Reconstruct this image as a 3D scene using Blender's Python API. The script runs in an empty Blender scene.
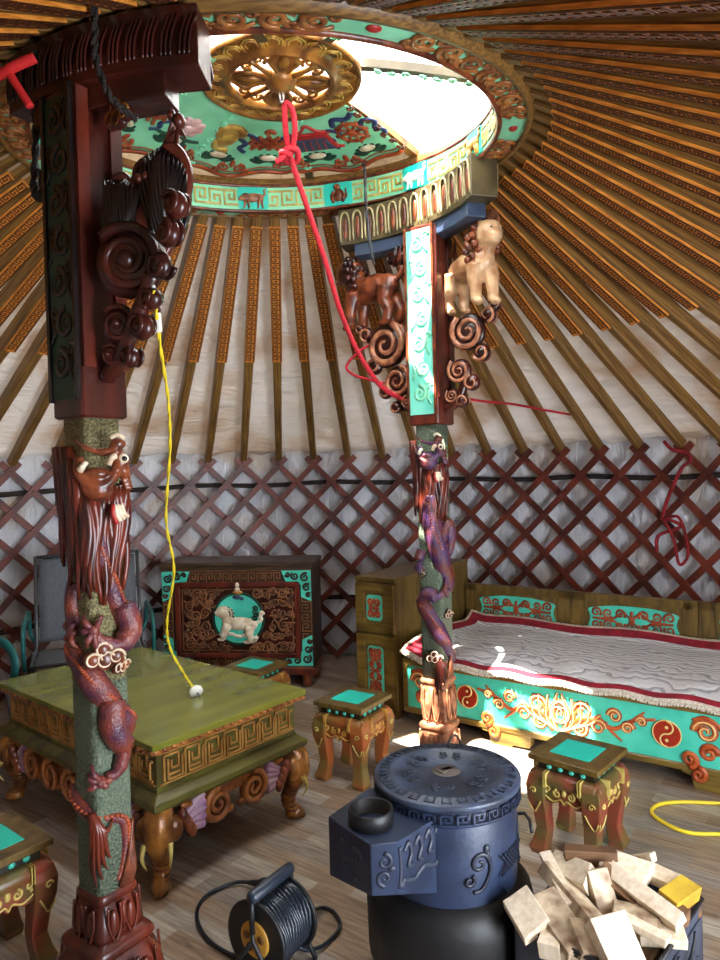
import bpy, bmesh, math, random
from math import sin, cos, pi, radians as R
from mathutils import Vector as V, Matrix as M
random.seed(7)
SC = bpy.context.scene
COL = SC.collection
I4 = M.Identity(4)

# ------------------------------------------------------------------ materials
def new_mat(name):
    m = bpy.data.materials.new(name); m.use_nodes = True
    nt = m.node_tree; b = nt.nodes['Principled BSDF']
    return m, nt, b
def lin(c):
    return tuple(((x/255)/12.92 if x/255 <= .04045 else ((x/255+.055)/1.055)**2.4) for x in c)+(1,)
def mat(name, col, rough=.5, col2=None, scale=8, stretch=(1,1,1), bump=0, bscale=60, metal=0, coat=0, detail=4, lo=.38, hi=.62, spec=.5):
    """painted or lacquered surface: two colours mixed by noise, with optional bump"""
    m, nt, b = new_mat(name); N = nt.nodes; L = nt.links
    b.inputs['Roughness'].default_value = rough; b.inputs['Metallic'].default_value = metal
    b.inputs['Coat Weight'].default_value = coat; b.inputs['Specular IOR Level'].default_value = spec
    b.inputs['Base Color'].default_value = lin(col)
    tc = N.new('ShaderNodeTexCoord')
    if col2:
        mp = N.new('ShaderNodeMapping'); mp.inputs['Scale'].default_value = stretch
        no = N.new('ShaderNodeTexNoise'); no.inputs['Scale'].default_value = scale; no.inputs['Detail'].default_value = detail
        rp = N.new('ShaderNodeValToRGB'); rp.color_ramp.elements[0].position = lo; rp.color_ramp.elements[1].position = hi
        rp.color_ramp.elements[0].color = lin(col); rp.color_ramp.elements[1].color = lin(col2)
        L.new(tc.outputs['Object'], mp.inputs[0]); L.new(mp.outputs[0], no.inputs['Vector'])
        L.new(no.outputs['Fac'], rp.inputs[0]); L.new(rp.outputs[0], b.inputs['Base Color'])
    if bump:
        n2 = N.new('ShaderNodeTexNoise'); n2.inputs['Scale'].default_value = bscale; n2.inputs['Detail'].default_value = 3
        bp = N.new('ShaderNodeBump'); bp.inputs['Strength'].default_value = bump; bp.inputs['Distance'].default_value = .01
        L.new(tc.outputs['Object'], n2.inputs['Vector']); L.new(n2.outputs['Fac'], bp.inputs['Height']); L.new(bp.outputs[0], b.inputs['Normal'])
    return m

MT = {}
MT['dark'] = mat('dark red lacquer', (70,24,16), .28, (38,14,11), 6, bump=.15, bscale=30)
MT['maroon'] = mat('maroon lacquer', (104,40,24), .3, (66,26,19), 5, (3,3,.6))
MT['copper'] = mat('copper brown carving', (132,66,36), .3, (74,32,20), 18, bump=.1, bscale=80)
MT['maroonshade'] = mat('shaded maroon lacquer', (76,27,18), .28, (48,19,14), 5, (3,3,.6))  # maroon with the near post's shade put into the colour
MT['frieze'] = mat('dull olive frieze paint', (86,74,46), .4, (66,54,34), 8)
MT['ringscroll'] = mat('gold copper ring scroll', (176,110,54), .3, (120,66,34), 18, metal=.1)
MT['keygold'] = mat('golden brown key fret', (190,140,72), .35, (150,100,46), 14)
MT['lidrelief'] = mat('lid relief iron', (44,50,66), .45)
MT['aquasun'] = mat('sunlit aqua paint', (130,222,198), .4, (104,206,180), 10)  # turquoise with sun glare put into the colour, for the far panel
MT['friezearc'] = mat('pale worn arch paint', (168,152,108), .4, (128,112,74), 20)
MT['chestrelief'] = mat('dull brown relief', (134,88,50), .4, (92,58,34), 14)
MT['coppersun'] = mat('sunlit carved wood', (206,166,124), .35, (160,112,76), 14)  # carving brown with sunlight put into the colour, for the right lion
MT['copperlite'] = mat('worn copper carving', (178,116,82), .28, (120,70,50), 26)
MT['mane'] = mat('red brown carved hair', (112,42,24), .3, (52,20,14), 40, (1,1,.15))
MT['black'] = mat('black lacquer', (20,17,17), .25, (36,24,22), 12)
MT['dragon'] = mat('violet brown dragon skin', (70,44,84), .27, (104,52,44), 14, bump=.5, bscale=170)
MT['dragonred'] = mat('red brown dragon skin', (128,60,44), .28, (72,36,58), 14, bump=.4, bscale=150)
MT['shaft'] = mat('speckled green plaster', (114,124,102), .7, (74,90,72), 160, bump=1.0, bscale=140)
MT['shaft2'] = mat('speckled olive plaster', (146,136,90), .7, (90,84,56), 160, bump=1.0, bscale=140)
MT['ivory'] = mat('ivory paint', (226,212,186), .4, (196,170,140), 20)
MT['white'] = mat('white paint', (235,232,224), .4)
MT['gold'] = mat('dark gold carving', (170,112,46), .3, (98,56,24), 14, metal=.2)
MT['goldlite'] = mat('bright gold carving', (214,170,84), .28, (156,100,40), 14, metal=.25)
MT['goldpale'] = mat('pale gold relief', (206,186,104), .4, (168,142,66), 20)
MT['brownbox'] = mat('dark brown painted wood', (64,40,26), .35, (40,26,18), 6, (1,1,4))
MT['chestwood'] = mat('chest brown wood', (78,58,38), .35, (50,38,28), 8, (1,6,6))
MT['teal'] = mat('turquoise paint', (80,202,176), .35, (62,184,158), 8)
MT['mint'] = mat('mint green paint', (150,226,184), .4, (124,206,162), 6)
MT['aqua'] = mat('bright aqua paint', (30,196,176), .4)
MT['orange'] = mat('orange painted board', (226,146,58), .45, (190,112,38), 10, (2,12,12))
MT['keydark'] = mat('dark key pattern line', (74,36,12), .5)
MT['polewood'] = mat('olive brown pole wood', (142,104,50), .4, (92,62,28), 9, (.6,14,14))
MT['poleolive'] = mat('olive stained pole wood', (122,100,42), .4, (74,52,20), 7, (.6,12,12))
MT['lattice'] = mat('red brown lattice slat', (112,46,28), .45, (72,28,19), 7)
MT['tablegreen'] = mat('green lacquered planks', (132,130,48), .22, (94,100,34), 2.2, (1,4,1), coat=.25, lo=.25, hi=.8, detail=1.5)
MT['tableolive'] = mat('olive green frame paint', (104,100,42), .32, (70,62,28), 5, (1,4,4))
MT['tabledark'] = mat('very dark olive paint', (46,40,24), .35, (32,26,18), 8)
MT['olive'] = mat('olive brown stained wood', (112,88,38), .35, (76,56,24), 5, (6,6,1), lo=.35, hi=.65)
MT['oliveh'] = mat('olive stained rail wood', (124,100,42), .35, (84,64,26), 4, (1,8,8), lo=.35, hi=.65)
MT['stoolleg'] = mat('orange brown stool paint', (164,84,40), .35, (110,92,44), 7)
MT['stoolred'] = mat('red brown stool paint', (134,58,42), .35, (92,84,44), 8)
MT['purple'] = mat('lilac painted fan', (176,132,178), .35, (200,170,190), 12)
MT['pink'] = mat('pale pink paint', (222,180,178), .45, (200,140,140), 20)
MT['red'] = mat('red paint', (170,40,38), .4)
MT['blue'] = mat('dark blue paint', (44,56,96), .4)
MT['navy'] = mat('slate blue paint', (58,70,92), .4)
MT['leafdark'] = mat('dark green leaf paint', (24,62,46), .5)
MT['redcopper'] = mat('red copper scroll', (168,74,36), .32, (128,48,24), 14)
MT['scrollorange'] = mat('orange scroll relief', (186,92,40), .35, (146,56,26), 14)
MT['scrolledge'] = mat('pale scroll edge', (224,190,120), .4)
MT['yinred'] = mat('red lacquer disc', (150,44,28), .2)
MT['iron'] = mat('blue grey stove paint', (42,55,82), .42, (28,36,56), 5, bump=.12, bscale=50)
MT['irondark'] = mat('black cast iron', (12,13,16), .5, (20,19,22), 8, bump=.1, bscale=40)
MT['ironlid'] = mat('worn stove lid iron', (66,78,102), .4, (46,52,66), 9, bump=.15, bscale=60)
MT['ironrelief'] = mat('dark stove relief', (34,38,52), .45)
MT['rustmark'] = mat('rusty worn patch', (104,92,84), .55, (70,62,62), 20)
MT['boxiron'] = mat('grey iron sheet', (62,70,86), .4, (44,48,60), 7, bump=.1, bscale=40)
MT['bark'] = mat('brown weathered wood', (120,84,52), .7, (84,56,34), 9, (1,1,6))
MT['pine'] = mat('pale sawn pine', (228,214,192), .65, (204,182,152), 7, (9,9,1.2), lo=.3, hi=.7, bump=.1, bscale=90)
MT['pinedark'] = mat('stained sawn pine', (208,188,158), .65, (112,78,52), 5, (5,5,1.5), lo=.38, hi=.72)
MT['yellowwood'] = mat('yellow painted wood', (206,172,54), .5, (168,132,40), 9)
MT['rubber'] = mat('black rubber', (16,17,20), .5)
MT['blacksheen'] = mat('black cable sheath', (26,32,42), .35)
MT['reelgrip'] = mat('dark blue grey plastic', (40,48,62), .4)
MT['ochre'] = mat('ochre plastic hub', (196,150,52), .5, (170,122,40), 10)
MT['ochredark'] = mat('brown plastic recess', (112,72,32), .6)
MT['yellow'] = mat('yellow cord', (226,200,40), .5)
MT['redrope'] = mat('red rope', (206,22,42), .7, (170,14,34), 60, bump=.6, bscale=260)
MT['redcloth'] = mat('red cloth', (196,26,26), .8)
MT['tiecloth'] = mat('dark red cloth', (140,18,26), .85, (110,12,20), 30)
MT['darkrope'] = mat('dark twisted rope', (48,38,32), .9, (26,20,18), 90, bump=1, bscale=160)
MT['blackcord'] = mat('black cord', (28,28,32), .7, (60,60,64), 120)
MT['strap'] = mat('dark woven strap', (40,30,26), .9)
MT['tealplastic'] = mat('teal painted steel', (22,92,88), .35)
MT['greysling'] = mat('grey woven sling fabric', (94,98,104), .8, (76,80,86), 120, bump=.3, bscale=300)
MT['greysteel'] = mat('grey steel tube', (84,86,90), .35, metal=.5)
MT['crimson'] = mat('crimson felt border', (150,14,36), .85, (120,10,28), 20, bump=.3, bscale=200)
MT['fringe'] = mat('white wool fringe', (232,222,204), .95, (204,186,164), 90, bump=1, bscale=200)
MT['steel'] = mat('bright metal', (190,190,190), .3, metal=.9)

def pattern_felt():
    m, nt, b = new_mat('quilted grey felt'); N = nt.nodes; L = nt.links
    b.inputs['Roughness'].default_value = .9
    tc = N.new('ShaderNodeTexCoord')
    vo = N.new('ShaderNodeTexVoronoi'); vo.feature = 'DISTANCE_TO_EDGE'; vo.inputs['Scale'].default_value = 6
    wv = N.new('ShaderNodeTexWave'); wv.wave_type = 'RINGS'; wv.inputs['Scale'].default_value = 9; wv.inputs['Distortion'].default_value = 9; wv.inputs['Detail'].default_value = 1
    wv.inputs['Detail Scale'].default_value = 1.2
    mx = N.new('ShaderNodeMath'); mx.operation = 'LESS_THAN'; mx.inputs[1].default_value = .16
    rp = N.new('ShaderNodeMixRGB'); rp.inputs[1].default_value = lin((206,203,203)); rp.inputs[2].default_value = lin((160,158,162))
    bp = N.new('ShaderNodeBump'); bp.inputs['Strength'].default_value = .4; bp.inputs['Distance'].default_value = .01
    L.new(tc.outputs['Object'], wv.inputs['Vector']); L.new(wv.outputs['Fac'], mx.inputs[0]); L.new(mx.outputs[0], rp.inputs[0])
    L.new(rp.outputs[0], b.inputs['Base Color']); L.new(wv.outputs['Fac'], bp.inputs['Height']); L.new(bp.outputs[0], b.inputs['Normal'])
    return m
MT['felt'] = pattern_felt()

def cloth_mat(name, c1, c2, stain, fold, rough=.85, trans=.25, ang=False):
    """white tent cloth: faint stains, crumpled folds, lets some daylight through"""
    m, nt, b = new_mat(name); N = nt.nodes; L = nt.links
    b.inputs['Roughness'].default_value = rough
    tc = N.new('ShaderNodeTexCoord')
    n1 = N.new('ShaderNodeTexNoise'); n1.inputs['Scale'].default_value = 2.2; n1.inputs['Detail'].default_value = 5; n1.inputs['Distortion'].default_value = .6
    rp = N.new('ShaderNodeValToRGB'); e = rp.color_ramp.elements
    e[0].position = .3; e[0].color = lin(stain); e[1].position = .5; e[1].color = lin(c1)
    x = rp.color_ramp.elements.new(.75); x.color = lin(c2)
    mp = N.new('ShaderNodeMapping'); mp.inputs['Scale'].default_value = fold
    n2 = N.new('ShaderNodeTexNoise'); n2.inputs['Scale'].default_value = 3.0; n2.inputs['Detail'].default_value = 7; n2.inputs['Roughness'].default_value = .62; n2.inputs['Distortion'].default_value = 1.6
    bp = N.new('ShaderNodeBump'); bp.inputs['Strength'].default_value = .8; bp.inputs['Distance'].default_value = .07
    L.new(tc.outputs['Object'], n1.inputs['Vector']); L.new(n1.outputs['Fac'], rp.inputs[0]); L.new(rp.outputs[0], b.inputs['Base Color'])
    L.new(tc.outputs['Object'], mp.inputs[0]); L.new(mp.outputs[0], n2.inputs['Vector']); L.new(n2.outputs['Fac'], bp.inputs['Height']); L.new(bp.outputs[0], b.inputs['Normal'])
    tr = N.new('ShaderNodeBsdfTranslucent'); L.new(rp.outputs[0], tr.inputs['Color']); L.new(bp.outputs[0], tr.inputs['Normal'])
    ms = N.new('ShaderNodeMixShader'); ms.inputs[0].default_value = trans
    out = N['Material Output']
    L.new(b.outputs[0], ms.inputs[1]); L.new(tr.outputs[0], ms.inputs[2]); L.new(ms.outputs[0], out.inputs['Surface'])
    return m
MT['wallcloth'] = cloth_mat('white wall cloth', (214,214,220), (226,224,226), (200,176,150), (1.6,1.6,.5), trans=.05)
MT['roofcloth'] = cloth_mat('white roof cloth', (236,228,220), (242,238,234), (206,178,146), (.8,.8,4.5), trans=.12)
MT['sunblocker'] = cloth_mat('white sun blocking cloth', (245,245,245), (250,250,250), (235,235,235), (2,2,2), trans=.75)  # for the added cloths that block sun in the roof opening
MT['domecloth'] = cloth_mat('beige roof cloth', (172,148,116), (186,160,128), (130,104,78), (2,2,2), trans=.04)

def floor_mat():
    m, nt, b = new_mat('laminate plank floor'); N = nt.nodes; L = nt.links
    tc = N.new('ShaderNodeTexCoord')
    br = N.new('ShaderNodeTexBrick'); br.offset = .37; br.squash = 1
    br.inputs['Scale'].default_value = 1; br.inputs['Brick Width'].default_value = .34; br.inputs['Row Height'].default_value = .085
    br.inputs['Mortar Size'].default_value = .0012; br.inputs['Color1'].default_value = (0,0,0,1); br.inputs['Color2'].default_value = (1,1,1,1)
    br.inputs['Mortar'].default_value = (.3,.3,.3,1); br.inputs['Bias'].default_value = 0
    mp = N.new('ShaderNodeMapping'); mp.inputs['Scale'].default_value = (2.2, 26, 1)
    no = N.new('ShaderNodeTexNoise'); no.inputs['Scale'].default_value = 2.6; no.inputs['Detail'].default_value = 8; no.inputs['Roughness'].default_value = .65; no.inputs['Distortion'].default_value = .5
    rp = N.new('ShaderNodeValToRGB'); e = rp.color_ramp.elements
    e[0].position = .0; e[0].color = lin((132,108,88)); e[1].position = 1; e[1].color = lin((190,178,164))
    x = e.new(.35); x.color = lin((164,140,116)); x = e.new(.65); x.color = lin((150,138,128))
    r2 = N.new('ShaderNodeValToRGB'); e = r2.color_ramp.elements
    e[0].position = .3; e[0].color = lin((112,92,78)); e[1].position = .62; e[1].color = (1,1,1,1)
    mu = N.new('ShaderNodeMixRGB'); mu.blend_type = 'MULTIPLY'; mu.inputs[0].default_value = .75
    L.new(tc.outputs['Object'], br.inputs['Vector']); L.new(tc.outputs['Object'], mp.inputs[0]); L.new(mp.outputs[0], no.inputs['Vector'])
    L.new(br.outputs['Color'], rp.inputs[0]); L.new(no.outputs['Fac'], r2.inputs[0]); L.new(rp.outputs[0], mu.inputs[1]); L.new(r2.outputs[0], mu.inputs[2])
    L.new(mu.outputs[0], b.inputs['Base Color']); b.inputs['Roughness'].default_value = .42
    bp = N.new('ShaderNodeBump'); bp.inputs['Strength'].default_value = .12; bp.inputs['Distance'].default_value = .005
    L.new(no.outputs['Fac'], bp.inputs['Height']); L.new(bp.outputs[0], b.inputs['Normal'])
    return m
MT['floor'] = floor_mat()

# ------------------------------------------------------------------ mesh builder
class MB:
    """collects shapes, then links them as one mesh object"""
    def __init__(s): s.v = []; s.f = []; s.m = []; s.s = []; s.T = I4.copy(); s.mat = 0
    def add(s, vs, fs, smooth=False, mat=None):
        n = len(s.v); T = s.T
        s.v += [tuple(T @ V(p)) for p in vs]
        for f in fs:
            s.f.append(tuple(i+n for i in f)); s.m.append(s.mat if mat is None else mat); s.s.append(smooth)
    def box(s, c, d, rot=None, bev=0, **k):
        x, y, z = d[0]/2, d[1]/2, d[2]/2
        if bev:
            b = min(bev, x*.9, y*.9, z*.9)
            vs = []
            for (zz, ins) in ((-z, b), (-z+b, 0), (z-b, 0), (z, b)):
                vs += [(-x+ins+ (b if 1 else 0), -y+ins, zz), (x-ins-b, -y+ins, zz), (x-ins, -y+ins+b, zz), (x-ins, y-ins-b, zz),
                       (x-ins-b, y-ins, zz), (-x+ins+b, y-ins, zz), (-x+ins, y-ins-b, zz), (-x+ins, -y+ins+b, zz)]
            fs = [tuple(range(7, -1, -1)), tuple(range(24, 32))]
            for l in range(3):
                for i in range(8): fs.append((l*8+i, l*8+(i+1) % 8, l*8+8+(i+1) % 8, l*8+8+i))
        else:
            vs = [(sx*x, sy*y, sz*z) for sz in (-1, 1) for sx, sy in ((-1, -1), (1, -1), (1, 1), (-1, 1))]
            fs = [(3,2,1,0), (4,5,6,7), (0,1,5,4), (1,2,6,5), (2,3,7,6), (3,0,4,7)]
        c = V(c)
        if rot is not None: vs = [tuple(c + rot @ V(p)) for p in vs]
        else: vs = [tuple(c + V(p)) for p in vs]
        s.add(vs, fs, **k)
    def prism(s, poly, y0, y1, **k):
        """outline in the x-z plane, given thickness along y"""
        n = len(poly)
        vs = [(p[0], y0, p[1]) for p in poly] + [(p[0], y1, p[1]) for p in poly]
        a = sum(poly[i][0]*poly[(i+1) % n][1]-poly[(i+1) % n][0]*poly[i][1] for i in range(n))
        fs = [tuple(range(n)), tuple(range(2*n-1, n-1, -1))] + [(i, i+n, (i+1) % n+n, (i+1) % n) for i in range(n)]
        if a < 0: fs = [tuple(reversed(f)) for f in fs]
        if y1 < y0: fs = [tuple(reversed(f)) for f in fs]
        s.add(vs, fs, **k)
    def tube(s, pts, rad, n=6, closed=False, flat=1.0, up=None, cap=True, smooth=True, **k):
        pts = [V(p) for p in pts]; m = len(pts)
        rr = rad if isinstance(rad, (list, tuple)) else [rad]*m
        vs = []; fs = []
        t0 = None; nrm = None
        for i in range(m):
            if closed: t = pts[(i+1) % m]-pts[i-1]
            else: t = pts[min(i+1, m-1)]-pts[max(i-1, 0)]
            if t.length < 1e-9: t = V((0,0,1))
            t.normalize()
            if up is not None:
                u = V(up); nrm = u - t*u.dot(t)
                if nrm.length < 1e-6: nrm = t.orthogonal()
                nrm.normalize()
            elif nrm is None:
                nrm = t.orthogonal().normalized()
            else:
                nrm = nrm - t*nrm.dot(t)
                if nrm.length < 1e-6: nrm = t.orthogonal()
                nrm.normalize()
            b = t.cross(nrm)
            for j in range(n):
                a = 2*pi*(j+.5)/n
                vs.append(tuple(pts[i] + nrm*(cos(a)*rr[i]*flat) + b*(sin(a)*rr[i])))
        for i in range(m if closed else m-1):
            for j in range(n):
                a = i*n+j; b2 = i*n+(j+1) % n; q = (i+1) % m
                fs.append((a, b2, q*n+(j+1) % n, q*n+j))
        if cap and not closed:
            fs.append(tuple(range(n-1, -1, -1))); fs.append(tuple(range((m-1)*n, m*n)))
        s.add(vs, fs, smooth=smooth, **k)
    def lathe(s, prof, n=32, a0=0, a1=2*pi, smooth=True, **k):
        """profile (r, z) turned about z"""
        full = abs(a1-a0-2*pi) < 1e-6; w = n if full else n+1
        vs = []; fs = []
        for i in range(w):
            a = a0+(a1-a0)*i/n
            vs += [(r*cos(a), r*sin(a), z) for r, z in prof]
        p = len(prof)
        for i in range(n):
            for j in range(p-1):
                a = i*p+j; b = ((i+1) % w)*p+j
                fs.append((a, b, b+1, a+1))
        s.add(vs, fs, smooth=smooth, **k)
    def ball(s, c, r, rot=None, n=12, m=8, **k):
        r = r if isinstance(r, (list, tuple)) else (r, r, r); c = V(c)
        vs = []; fs = []
        for i in range(m+1):
            t = pi*i/m
            for j in range(n):
                a = 2*pi*j/n; p = V((r[0]*sin(t)*cos(a), r[1]*sin(t)*sin(a), r[2]*cos(t)))
                vs.append(tuple(c + (rot @ p if rot is not None else p)))
        for i in range(m):
            for j in range(n): fs.append((i*n+j, (i+1)*n+j, (i+1)*n+(j+1) % n, i*n+(j+1) % n))
        s.add(vs, fs, smooth=True, **k)
    def grid(s, fn, nu, nv, smooth=True, mfn=None, **k):
        vs = [fn(i/nu, j/nv) for i in range(nu+1) for j in range(nv+1)]
        if mfn is None:
            s.add(vs, [(i*(nv+1)+j, (i+1)*(nv+1)+j, (i+1)*(nv+1)+j+1, i*(nv+1)+j+1) for i in range(nu) for j in range(nv)], smooth=smooth, **k)
        else:
            n = len(s.v); s.v += [tuple(s.T @ V(p)) for p in vs]
            for i in range(nu):
                for j in range(nv):
                    s.f.append((n+i*(nv+1)+j, n+(i+1)*(nv+1)+j, n+(i+1)*(nv+1)+j+1, n+i*(nv+1)+j+1)); s.m.append(mfn((i+.5)/nu, (j+.5)/nv)); s.s.append(smooth)
    def build(s, name, mats, parent=None, remesh=0, sub=0, solid=0, bevel=0, recalc=True):
        me = bpy.data.meshes.new(name); me.from_pydata(s.v, [], s.f)
        if not isinstance(mats, (list, tuple)): mats = [mats]
        for x in mats: me.materials.append(MT[x] if isinstance(x, str) else x)
        me.polygons.foreach_set('material_index', [min(i, len(mats)-1) for i in s.m])
        me.polygons.foreach_set('use_smooth', s.s)
        if recalc:
            bm = bmesh.new(); bm.from_mesh(me); bmesh.ops.recalc_face_normals(bm, faces=bm.faces); bm.to_mesh(me); bm.free()
        me.update()
        o = bpy.data.objects.new(name, me); COL.objects.link(o)
        if parent: o.parent = parent
        if remesh:
            r = o.modifiers.new('fuse', 'REMESH'); r.mode = 'VOXEL'; r.voxel_size = remesh; r.use_smooth_shade = True
            q = o.modifiers.new('soft', 'SMOOTH'); q.iterations = 4; q.factor = .5
        if solid:
            q = o.modifiers.new('thick', 'SOLIDIFY'); q.thickness = solid; q.offset = 0
        if bevel:
            q = o.modifiers.new('edge', 'BEVEL'); q.width = bevel; q.segments = 2; q.limit_method = 'ANGLE'; q.angle_limit = R(40)
        if sub:
            q = o.modifiers.new('sub', 'SUBSURF'); q.levels = sub; q.render_levels = sub
        return o

def thing(name, label, cat, loc=(0,0,0), rz=0, group=None):
    o = bpy.data.objects.new(name, None); COL.objects.link(o); o.empty_display_size = .1
    o.location = loc; o.rotation_euler = (0, 0, rz)
    return tag(o, label, cat, group)
def tag(o, label, cat, group=None):
    o['label'] = label; o['category'] = cat
    if group: o['group'] = group
    return o
def struct(o): o['kind'] = 'structure'; return o
def copy_tree(o, parent=None):
    c = o.copy(); COL.objects.link(c); c.parent = parent
    for ch in list(o.children): copy_tree(ch, c)
    return c

# ------------------------------------------------------------------ ornament helpers (all drawn in a local x-z plane, raised towards -y)
def spiral(cx, cz, r, turns=1.5, a0=0, d=1, n=22, end=.12):
    out = []
    for i in range(n+1):
        t = i/n; rr = r*(1-(1-end)*t); a = a0+d*2*pi*turns*t
        out.append((cx+rr*cos(a), 0, cz+rr*sin(a)))
    return out
def taper(n, r0, r1): return [r0+(r1-r0)*i/(n-1) for i in range(n)]
def scroll(mb, cx, cz, r, turns=1.5, a0=0, d=1, th=.008, flat=.6, mat=None, y=0, n=22, end=.12):
    p = [(x, y, z) for x, _, z in spiral(cx, cz, r, turns, a0, d, n, end)]
    mb.tube(p, taper(len(p), th*1.25, th*.6), 6, flat=flat, up=(0,1,0), mat=mat)
def bez(p0, p1, p2, p3, n=12):
    out = []
    for i in range(n+1):
        t = i/n; q = 1-t
        out.append(tuple(q*q*q*p0[k]+3*q*q*t*p1[k]+3*q*t*t*p2[k]+t*t*t*p3[k] for k in range(len(p0))))
    return out
def catmull(P, n=8, closed=False):
    P = [V(p) for p in P]; out = []; m = len(P)
    for i in range(m if closed else m-1):
        if closed: a, b, c, d = P[i-1], P[i], P[(i+1) % m], P[(i+2) % m]
        else: a, b, c, d = P[max(i-1, 0)], P[i], P[i+1], P[min(i+2, m-1)]
        for k in range(n):
            t = k/n
            out.append(.5*((2*b)+(c-a)*t+(2*a-5*b+4*c-d)*t*t+(3*b-a-3*c+d)*t**3))
    if not closed: out.append(P[-1])
    return [tuple(p) for p in out]
def vine(mb, x0, z0, x1, z1, amp, th, k=3, mat=None, curl=.8, y=0):
    """a running scroll: a wavy stem with a curl in every bend"""
    d = V((x1-x0, z1-z0)); L = d.length; d.normalize(); nrm = V((-d.y, d.x))
    pts = []
    N = k*10
    for i in range(N+1):
        t = i/N; o = sin(t*k*pi)*amp*.5
        q = V((x0, z0))+d*(L*t)+nrm*o; pts.append((q.x, y, q.y))
    mb.tube(pts, th, 6, flat=.6, up=(0,1,0), mat=mat)
    ang = math.atan2(d.y, d.x)
    for i in range(k):
        t = (i+.5)/k; sg = -1 if i % 2 == 0 else 1
        q = V((x0, z0))+d*(L*t)+nrm*(sg*amp*.12)
        scroll(mb, q.x, q.y, amp*.42*curl, 1.4, ang+sg*pi*.5*-1, sg, th*.9, mat=mat, y=y)
def keyband(mb, x0, z0, L, h, n, bar, dep, y=0, mat=None, flip=False):
    """a running key fret of raised bars: L long, h high, n repeats"""
    p = L/n; g = h/5.0
    def seg(xa, za, xb, zb):
        if flip: za, zb = h-za, h-zb
        a, b = min(xa, xb), max(xa, xb); c, d = min(za, zb), max(za, zb)
        mb.box((x0+(a+b)/2, y-dep/2, z0+(c+d)/2), (b-a+bar, dep, d-c+bar), mat=mat)
    for i in range(n):
        X = i*p; w = p*.8
        seg(X, 0, X+p, 0); seg(X, 0, X, h); seg(X, h, X+w*.88, h); seg(X+w*.88, h, X+w*.88, h*.38)
        seg(X+w*.88, h*.38, X+w*.42, h*.38); seg(X+w*.42, h*.38, X+w*.42, h*.68)
def frame_T(origin, xdir, zdir=(0,0,1)):
    """matrix that puts a local x-z drawing at origin, with x along xdir; -y is outwards"""
    x = V(xdir).normalized(); z = V(zdir).normalized(); y = z.cross(x).normalized(); z = x.cross(y)
    m = M(((x.x, y.x, z.x, origin[0]), (x.y, y.y, z.y, origin[1]), (x.z, y.z, z.z, origin[2]), (0,0,0,1)))
    return m
def rrect(w, h, r, n=4):
    out = []
    for cx, cz, a in ((w/2-r, h/2-r, 0), (-w/2+r, h/2-r, pi/2), (-w/2+r, -h/2+r, pi), (w/2-r, -h/2+r, 1.5*pi)):
        for i in range(n+1): out.append((cx+r*cos(a+i*pi/2/n), cz+r*sin(a+i*pi/2/n)))
    return out
def disc(cx, cz, r, n=28): return [(cx+r*cos(2*pi*i/n), cz+r*sin(2*pi*i/n)) for i in range(n)]
def arabesque(mb, cx, cz, w, h, th, mat=None, y=0):
    """symmetrical scrollwork filling w x h"""
    if w >= h:
        n = max(1, round(w/h/1.0))
        for sx in (-1, 1):
            for sz in (-1, 1):
                r = h*.21
                for k in range(n):
                    x = cx+sx*(w/2-r*1.1-k*(w/2-r)/max(n, 1)); 
                    scroll(mb, x, cz+sz*h*.24, r, 1.5, (pi if sx > 0 else 0)+(.6*sz*sx), -sx*sz*(1 if k % 2 == 0 else -1), th, mat=mat, y=y)
                p = [(cx, y, cz), (cx+sx*w*.1, y, cz+sz*h*.3), (cx+sx*w*.22, y, cz+sz*h*.05), (cx+sx*w*.36, y, cz+sz*h*.02), (cx+sx*w*.47, y, cz)]
                mb.tube(catmull(p, 5), th, 6, flat=.6, up=(0,1,0), mat=mat)
        mb.ball((cx, y, cz), (h*.12, th, h*.2), mat=mat)
        mb.ball((cx, y, cz+h*.28), (h*.07, th, h*.12), mat=mat); mb.ball((cx, y, cz-h*.28), (h*.07, th, h*.12), mat=mat)
    else:
        T = mb.T.copy(); mb.T = T @ M.Translation((cx, 0, cz)) @ M.Rotation(pi/2, 4, 'Y') @ M.Translation((-cx, 0, -cz))
        arabesque(mb, cx, cz, h, w, th, mat, y); mb.T = T
# ------------------------------------------------------------------ the tent: floor, walls, roof
WC = V((-.293, 2.370, 0)); WR = 2.773; WH = 1.471           # wall circle and lattice height
TH0, DTH = 2.3398, -.0939                                    # first lattice head and the step between heads
RC = V((-.313, 2.777, 2.690)); RN = V((-.0186, -.1006, 1)).normalized()
DOOR = (R(-58), R(-34))
def wallpt(a, r, z): return V((WC.x+r*cos(a), WC.y+r*sin(a), z))

mb = MB(); mb.T = M.Rotation(R(35.4), 4, 'Z') @ M.Translation(-WC)
fl = MB()
n = 96
fl.T = M.Rotation(R(35.4), 4, 'Z')
vs = [(WC.x+3.05*cos(2*pi*i/n), WC.y+3.05*sin(2*pi*i/n), 0) for i in range(n)] + [(WC.x+3.05*cos(2*pi*i/n), WC.y+3.05*sin(2*pi*i/n), -.06) for i in range(n)]
fl.add(vs, [tuple(range(n)), tuple(range(2*n-1, n-1, -1))]+[(i, i+n, (i+1) % n+n, (i+1) % n) for i in range(n)])
o = struct(fl.build('floor', 'floor')); o.rotation_euler = (0, 0, R(-35.4))

mb = MB()
a0, a1 = DOOR[1], DOOR[0]+2*pi
def wl(u, v):
    a = a0+(a1-a0)*u
    r = 2.845+.012*sin(a*41)+.008*sin(a*97+v*4)
    return tuple(wallpt(a, r, -.0+1.56*v))
mb.grid(wl, 220, 10)
struct(mb.build('wall_back', 'wallcloth', solid=.012))

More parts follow.
